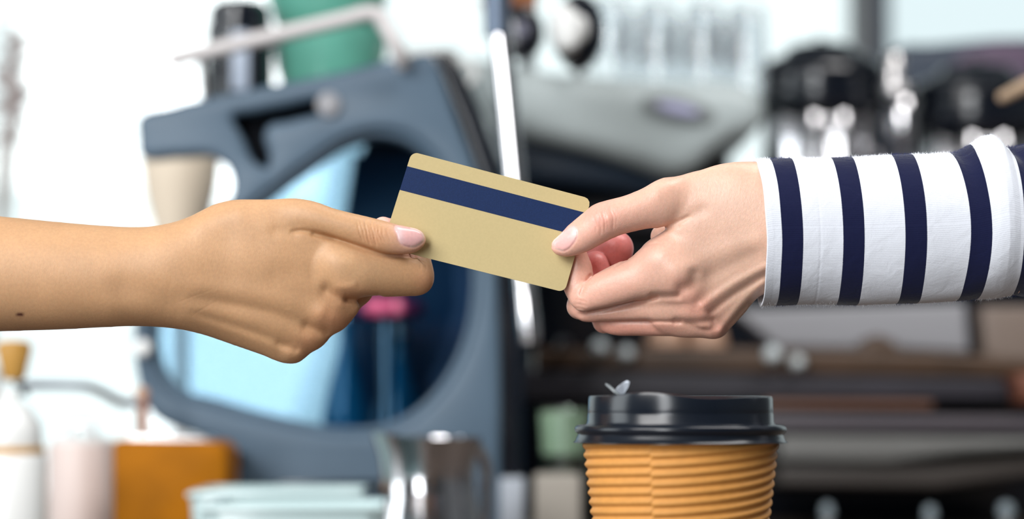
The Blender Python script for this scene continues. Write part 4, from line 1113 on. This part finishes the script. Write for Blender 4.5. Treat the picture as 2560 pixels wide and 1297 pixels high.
# ---- bean hoppers / grinders at the right
def grinder(px, D, label, rad=1.0, ytop=108, tall=False):
    s = D/F; b = P(px, 1000, D); z0 = EYE-(1372-1000)*0
    root = empty('coffee_grinder', (b.x, D, COUNTER), label, 'grinder')
    Z = lambda y: EYE-(y-1000)*s-COUNTER
    R = lambda r: r*s*rad
    lathe('hopper_lid', [(0, Z(ytop)), (R(60), Z(ytop)), (R(84), Z(ytop+8)), (R(96), Z(ytop+26)), (R(150), Z(ytop+50)), (R(163), Z(ytop+62)), (R(166), Z(ytop+82)), (R(160), Z(ytop+86)), (0, Z(ytop+86))], M['dark'], root, seg=72)
    lathe('hopper', [(0, Z(ytop+86)), (R(156), Z(ytop+86)), (R(156), Z(ytop+110)), (R(165), Z(ytop+118)), (R(165), Z(ytop+168)), (R(158), Z(ytop+180)), (0, Z(ytop+180))], M['dark'], root, seg=72)
    def fl(a, j, r, z): return (r*(1-.10*(0.5+0.5*math.cos(a*11))), z)
    c = lathe('steel_collar', [(0, Z(ytop+180)), (R(146), Z(ytop+180)), (R(150), Z(ytop+186)), (R(150), Z(ytop+345)), (R(142), Z(ytop+350)), (0, Z(ytop+350))], M['chrome'], root, seg=144, fn=fl)
    c['label'] = 'polished fluted steel collar'
    lathe('grinder_body', [(0, Z(ytop+350)), (R(110), Z(ytop+350)), (R(100), Z(ytop+420)), (R(100), .02), (R(120), .012), (R(120), 0), (0, 0)], M['dark'], root, seg=48)
    lathe('lid_knob', [(0, Z(ytop)-.001), (R(16), Z(ytop)-.001), (R(13), Z(ytop-8)), (R(18), Z(ytop-14)), (0, Z(ytop-17))], M['dark'], root, seg=24)
    return root
grinder(2052, 2.60, 'black coffee grinder with fluted steel collar standing just above the cuff of the sleeve', 1.0, 112)
grinder(2440, 2.64, 'black coffee grinder at the right edge of the picture, behind the wooden handle', 1.08, 165)
def tamper():
    D = 2.525; s = D/F; b = P(2257, 1000, D); Z = lambda y: EYE-(y-1000)*s-COUNTER
    root = empty('steel_dispenser', (b.x, D, COUNTER), 'slim polished steel dispenser column between the two black grinders', 'dispenser')
    lathe('column', [(0, Z(340)), (30*s, Z(340)), (34*s, Z(325)), (34*s, Z(252)), (24*s, Z(240)), (0, Z(240))], M['chrome'], root, seg=40)
    lathe('column_cap', [(0, Z(240)), (44*s, Z(240)), (48*s, Z(228)), (44*s, Z(215)), (0, Z(212))], M['satin'], root, loc=(-14*s, 0, 0), seg=40)
    lathe('column_stem', [(0, Z(212)), (24*s, Z(212)), (24*s, Z(140)), (18*s, Z(132)), (0, Z(130))], M['satin'], root, loc=(-22*s, 0, 0), seg=32)
    lathe('column_base', [(0, 0), (36*s, 0), (34*s, .02), (30*s, .03), (28*s, Z(340)), (0, Z(340))], M['char'], root, seg=32)
tamper()
def back_cabinet():
    D = 2.76; a = P(2205, 112, D); b = P(2640, 112, D)
    root = empty('cabinet', ((a.x+b.x)/2, D+.1, COUNTER), 'dark blue rounded cabinet behind the grinders at upper right', 'cabinet')
    L = root.location
    o = extrude('cabinet_shell', [tuple(p) for p in catmull(pxo([(2205, 250), (2215, 150), (2245, 116), (2330, 108), (2640, 100), (2640, 1222), (2210, 1222)], D), 4)], D, D+.2, material('ink_blue_plastic', (.028, .042, .068), rough=.4), root, bevel=.012, loc=tuple(L)); o.location = (0, 0, 0)
    o2 = extrude('cabinet_panel', [tuple(p) for p in catmull(pxo([(2385, 150), (2440, 118), (2600, 118), (2640, 130), (2640, 260), (2385, 260)], D), 4)], D-.012, D+.002, material('plum_plastic', (.10, .065, .11), rough=.4), root, bevel=.004, loc=tuple(L)); o2.location = (0, 0, 0)
    o2['label'] = 'plum coloured panel'
back_cabinet()
def wood_handle():
    a, b = P(2506, 243, 1.86), P(2600, 196, 1.80)
    L = (a+b)/2
    root = empty('wooden_spoon', L, 'pale wooden spoon handle slanting in at the right edge', 'spoon')
    tube('spoon_handle', [a-L, (a+b)/2-L, b-L, P(2800, 100, 1.72)-L], [.0042, .0050, .0056, .006], material('pale_wood', (.60, .42, .28), rough=.55), root, seg=16)
    t = lathe('spoon_pot', [(0, 0), (.04, 0), (.044, .004), (.044, .12), (.041, .12), (.041, .006), (0, .005)], M['char'], root, seg=32)
    t.location = Vector((P(2800, 100, 1.72).x+.02, 1.70, COUNTER))-L
    tube('spoon_shaft', [P(2800, 100, 1.72)-L, Vector((P(2800, 100, 1.72).x+.02, 1.70, COUNTER+.01))-L], .006, bpy.data.materials['pale_wood'], root)
wood_handle()

# ---- small things on the counter at left and centre
def pitcher():
    D = 1.72; s = D/F; b = P(1068, 1000, D); Z = lambda y: EYE-(y-1000)*s-COUNTER
    root = empty('milk_pitcher', (b.x, D, COUNTER), 'polished steel milk pitcher with spout and handle, left of the coffee cup', 'pitcher', rot=(0, 0, math.radians(42)))
    R = lambda r: r*s
    def fn(a, j, r, z):
        t = math.exp(-((((a+math.pi/2+math.pi) % (2*math.pi))-math.pi)/.42)**2)
        k = max(0, (z-Z(1190))/(Z(1092)-Z(1190)))
        return (r*(1+.14*t*k*k), z+.004*t*k*k)
    lathe('pitcher_body', [(0, 0), (R(134), 0), (R(140), .005), (R(140), Z(1400)), (R(138), Z(1330)), (R(120), Z(1240)), (R(116), Z(1190)), (R(122), Z(1140)), (R(134), Z(1100)), (R(136), Z(1093)), (R(133), Z(1094)), (R(118), Z(1142)), (R(112), Z(1190)), (R(116), Z(1240)), (R(130), Z(1330)), (R(138), .01), (0, .008)],
          M['chrome'], root, seg=120, fn=fn)
    tube('pitcher_handle', [(R(122), 0, Z(1125)), (R(158), 0, Z(1118)), (R(188), 0, Z(1150)), (R(196), 0, Z(1240)), (R(180), 0, Z(1340)), (R(138), 0, Z(1380))], .0045, M['chrome'], root, seg=14, smooth_n=4)
pitcher()
def dishes():
    D = 1.58; s = D/F
    for k, (yt, x0, x1, dd, lab) in enumerate(((1262, 505, 962, -.02, 'mint green square dish in front of the wooden mill, lower of the two'), (1226, 470, 945, .0, 'mint green square dish in front of the wooden mill, upper of the two'))):
        pass
    def dish(x0, x1, z0, z1, Dd, label):
        a = P(x0, 1000, Dd); b = P(x1, 1000, Dd); r = .012; t = .003
        cx = (a.x+b.x)/2; w = (b.x-a.x)/2; dp = .055
        root = empty('square_dish', (cx, Dd+dp, z0), label, 'dish', 'mint green dishes')
        bm = bmesh.new()
        def ring(hw, hd, z, rad):
            out = []
            for (sx, sy, a0) in ((1, 1, 0), (-1, 1, 90), (-1, -1, 180), (1, -1, 270)):
                for k in range(7):
                    t_ = math.radians(a0+90*k/6); out.append(bm.verts.new((sx*(hw-rad)+rad*math.cos(t_), sy*(hd-rad)+rad*math.sin(t_), z)))
            return out
        h = z1-z0
        rs = [ring(w*.86, dp*.8, 0, r*.7), ring(w*.97, dp*.95, h*.35, r), ring(w, dp, h-.002, r), ring(w-.0006, dp-.0006, h, r), ring(w-t, dp-t, h-.001, r-.002), ring(w*.96-t, dp*.93-t, h*.4, r-.002), ring(w*.84, dp*.78, .004, r*.6)]
        for A, B in zip(rs, rs[1:]):
            n = len(A)
            for k in range(n): bm.faces.new((A[k], A[(k+1) % n], B[(k+1) % n], B[k]))
        bm.faces.new(rs[0][::-1]); bm.faces.new(rs[-1]); bmesh.ops.recalc_face_normals(bm, faces=bm.faces)
        me = bpy.data.meshes.new('dish_wall'); bm.to_mesh(me); bm.free(); me.materials.append(M['mint']); me.polygons.foreach_set('use_smooth', [True]*len(me.polygons))
        me.set_sharp_from_angle(angle=math.radians(50))
        o = bpy.data.objects.new('dish_wall', me); C.objects.link(o); o.parent = root
        o2 = box('dish_rim', (-w-.0012, -dp-.0012, h-.005), (w+.0012, -dp+.003, h-.001), M['mint'], root, bevel=.0015)
        return root
    zb = COUNTER
    dish(505, 955, zb, EYE-(1262-1000)*1.52/F, 1.52, 'mint green square dish in front of the wooden mill, the nearer one')
    dish(470, 905, zb, EYE-(1226-1000)*1.69/F, 1.69, 'mint green square dish in front of the wooden mill, the further and taller one')
dishes()
def mill():
    D = 1.80; s = D/F; b = P(424, 1000, D); Z = lambda y: EYE-(y-1000)*s-COUNTER; X = lambda x: (x-424)*s
    root = empty('coffee_mill', (b.x, D+.04, COUNTER), 'orange wooden box coffee mill with a long metal crank arm', 'coffee mill')
    L = root.location
    o = extrude('mill_box', pxo([(281, 1105), (300, 1099), (540, 1104), (562, 1122), (567, 1150), (560, 1396), (281, 1396)], D), D, D+.085, M['wood'], root, bevel=.004, loc=tuple(L)); o.location = (0, 0, 0)
    y = lambda a, c, d: Vector(P(a, c, d))-L
    pl = extrude('top_plate', pxo([(330, 1086), (510, 1092), (530, 1104), (310, 1101)], D+.02), D+.02, D+.07, M['satin'], root, bevel=.001, loc=tuple(L)); pl.location = (0, 0, 0)
    tube('crank_shaft', [y(357, 1096, D+.04), y(357, 985, D+.04)], .0042, M['copper'], root); 
    lathe('shaft_nut', [(0, -.003), (.005, -.003), (.006, 0), (.004, .005), (0, .006)], M['tan'], root, loc=y(355, 985, D+.04), seg=20)
    tube('crank_arm', [y(357, 1008, D+.04), y(310, 1006, D+.03), y(262, 984, D), y(215, 966, D-.02), y(160, 962, D-.03), y(64, 962, D-.04)], [.0036, .0034, .0032, .003, .003, .0034], material('cool_grey_steel', (.34, .38, .44), rough=.35, metal=.6), root, smooth_n=4)
    lathe('crank_knob', [(0, 0), (.006, 0), (.0085, .003), (.0105, .012), (.0128, .022), (.0125, .0265), (.009, .0285), (0, .029)], M['knob'], root, loc=y(35, 950, D-.04), seg=32)
    tube('knob_pin', [y(64, 990, D-.04), y(58, 962, D-.04), y(36, 956, D-.04)], .003, M['dark'], root, seg=10)
mill()
def jar():
    D = 1.70; s = D/F; b = P(26, 1000, D); Z = lambda y: EYE-(y-1000)*s-COUNTER; R = lambda r: r*s
    root = empty('storage_jar', (b.x-.0, D, COUNTER), 'white jar with a wooden ring and clear glass top at the lower left edge', 'jar')
    lathe('jar_body', [(0, 0), (R(84), 0), (R(90), .004), (R(90), Z(1142)), (R(84), Z(1134)), (0, Z(1134))], M['porc'], root)
    lathe('wooden_ring', [(0, Z(1134)), (R(84), Z(1134)), (R(86), Z(1128)), (R(84), Z(1117)), (0, Z(1117))], M['knob'], root)
    lathe('glass_top', [(R(78), Z(1117)), (R(80), Z(1110)), (R(76), Z(1060)), (R(50), Z(1020)), (R(22), Z(1004)), (R(20), Z(975)), (R(16), Z(975)), (R(18), Z(1006)), (R(46), Z(1024)), (R(72), Z(1062)), (R(74), Z(1116))], M['porc'], root)
    cn = lathe('white_content', [(0, Z(1116)), (R(70), Z(1116)), (R(66), Z(1072)), (R(40), Z(1058)), (0, Z(1056))], M['white'], root)
jar()
def pink_block():
    D = 1.93; s = D/F; b = P(205, 1000, D); Z = lambda y: EYE-(y-1000)*s-COUNTER; R = lambda r: r*s
    root = empty('glass_canister', (b.x, D, COUNTER), 'pale pink frosted canister between the white jar and the wooden mill', 'canister')
    lathe('canister_body', [(0, 0), (R(80), 0), (R(84), .004), (R(84), Z(1115)), (R(80), Z(1108)), (0, Z(1108))], material('pale_pink_ceramic', (.70, .58, .54), rough=.45), root)
    lathe('canister_lid', [(0, Z(1108)), (R(74), Z(1108)), (R(76), Z(1100)), (R(60), Z(1092)), (0, Z(1090))], M['porc'], root)
    tube('canister_handle', [(-R(30), 0, Z(1094)), (-R(18), 0, Z(1066)), (R(18), 0, Z(1066)), (R(30), 0, Z(1094))], .003, M['satin'], root, smooth_n=4)
pink_block()
def cream_hopper():
    D = 2.28; s = D/F; b = P(452, 1000, D); Z = lambda y: EYE-(y-1000)*s-COUNTER; R = lambda r: r*s
    root = empty('cream_dispenser', (b.x, D, COUNTER), 'cream and tan dispenser showing behind the notch of the grey machine', 'dispenser')
    lathe('dispenser_body', [(0, Z(640)), (R(58), Z(640)), (R(70), Z(560)), (R(92), Z(470)), (R(100), Z(400)), (R(100), Z(350)), (R(90), Z(345)), (0, Z(345))], M['cream'], root)
    lathe('dispenser_stand', [(0, 0), (R(90), 0), (R(88), .01), (R(20), .02), (R(20), Z(640)), (0, Z(640))], M['porc'], root)
cream_hopper()
def green_tumbler():
    D = 1.95; s = D/F; b = P(1412, 1000, D); Z = lambda y: EYE-(y-1000)*s-COUNTER; R = lambda r: r*s
    root = empty('glass_tumbler', (b.x, D, COUNTER), 'pale green glass tumbler half hidden behind the coffee cup lid', 'glass')
    lathe('tumbler_wall', [(0, 0), (R(52), 0), (R(56), .01), (R(78), Z(1018)), (R(75), Z(1018)), (R(52), .012), (0, .010)], M['greenglass'], root)
    lathe('tumbler_content', [(0, Z(1135)), (R(60), Z(1135)), (R(71), Z(1030)), (0, Z(1026))], material('pale_green_foam', (.55, .64, .54), rough=.6), root)
green_tumbler()
def beige_boxes():
    D = 1.90
    a = P(1336, 1186, D); b = P(1452, 1186, D)
    o = box('sugar_box', (a.x, D, COUNTER), (b.x, D+.05, a.z), material('beige_card', (.34, .31, .27), rough=.6), None, bevel=.003); tag(o, 'small beige box on the counter just left of the ribbed cup sleeve', 'box')
    a = P(1248, 1196, D); b = P(1312, 1196, D)
    o = box('milk_carton', (a.x, D+.02, COUNTER), (b.x, D+.06, a.z), material('grey_white_card', (.42, .46, .52), rough=.6), None, bevel=.003); tag(o, 'small grey white carton between the steel pitcher and the beige box', 'box')
beige_boxes()
def tan_cups():
    zr = P(1700, 912, 2.24).z
    for px, lab in ((1668, 'tan cup upside down on the dark machine below the hand, left one'), (1772, 'tan cup upside down on the dark machine below the hand, right one')):
        b = P(px, 868, 2.29)
        o = lathe('espresso_cup', [(0, 0), (.019, 0), (.020, .002), (.0165, .018), (.009, .0255), (0, .026)], M['tan'], None, loc=(b.x, 2.31, P(px, 872, 2.25).z+.001), seg=32)
        tag(o, lab, 'cup', 'tan cups on the machine')
tan_cups()
def lower_bits():  # highlights in the black area, put in as small grey solids
    for px, py, r, lab in ((2068, 1278, .006, 'painted highlight spot under the drip tray, leftmost'), (2325, 1284, .006, 'painted highlight spot under the drip tray, middle'), (2515, 1276, .0075, 'painted highlight spot under the drip tray at the right edge')):
        b = P(px, py, 2.12)
        root = empty('highlight_spot', b, lab, 'highlight', 'painted highlights under the drip tray')
        lathe('spot_bead', [(0, -.009), (r*.7, -.007), (r, 0), (r*.7, .006), (0, .008)], material('painted_highlight_grey', (.22, .27, .30), rough=.35), root, seg=24)
        lathe('spot_stem', [(0, COUNTER-b.z), (.004, COUNTER-b.z), (.004, -.008), (0, -.008)], M['satin'], root, seg=16)
lower_bits()
def dried_flowers():
    D = 2.5; b = P(-40, 1000, D); root = empty('dried_flowers', (b.x, D, COUNTER), 'dried grey brown flower stems at the upper left edge of the window', 'dried flowers')
    rnd = random.Random(9); st = material('dry_stem', (.30, .25, .22), rough=.8); bl = material('dry_blossom', (.50, .44, .43), rough=.9)
    lathe('vase', [(0, 0), (.035, 0), (.04, .01), (.045, .06), (.03, .11), (.018, .14), (.022, .15), (.018, .15), (.015, .14), (0, .13)], M['porc'], root)
    for k in range(9):
        tx = (rnd.uniform(0, 62)-(-40))*D/F; tz = EYE-(rnd.uniform(60, 270)-1000)*D/F-COUNTER
        pts = [(0, 0, .13), (tx*.35, rnd.uniform(-.02, .02), tz*.5), (tx*.8, rnd.uniform(-.03, .03), tz*.85), (tx, rnd.uniform(-.03, .03), tz)]
        s = tube('stem', pts, [.0016, .0008], st, root, seg=6, smooth_n=4)
        bm = bmesh.new()
        for q in range(14):
            t = rnd.uniform(.74, 1.0); p = Vector(pts[2]).lerp(Vector(pts[3]), (t-.7)/.3)+Vector((rnd.gauss(0, .006), rnd.gauss(0, .006), rnd.gauss(0, .006)))
            bmesh.ops.create_icosphere(bm, subdivisions=1, radius=rnd.uniform(.0025, .005), matrix=Matrix.Translation(p))
        me = bpy.data.meshes.new('blossom'); bm.to_mesh(me); bm.free(); me.materials.append(bl)
        o = bpy.data.objects.new('blossom', me); C.objects.link(o); o.parent = root; o['kind'] = 'stuff'
dried_flowers()
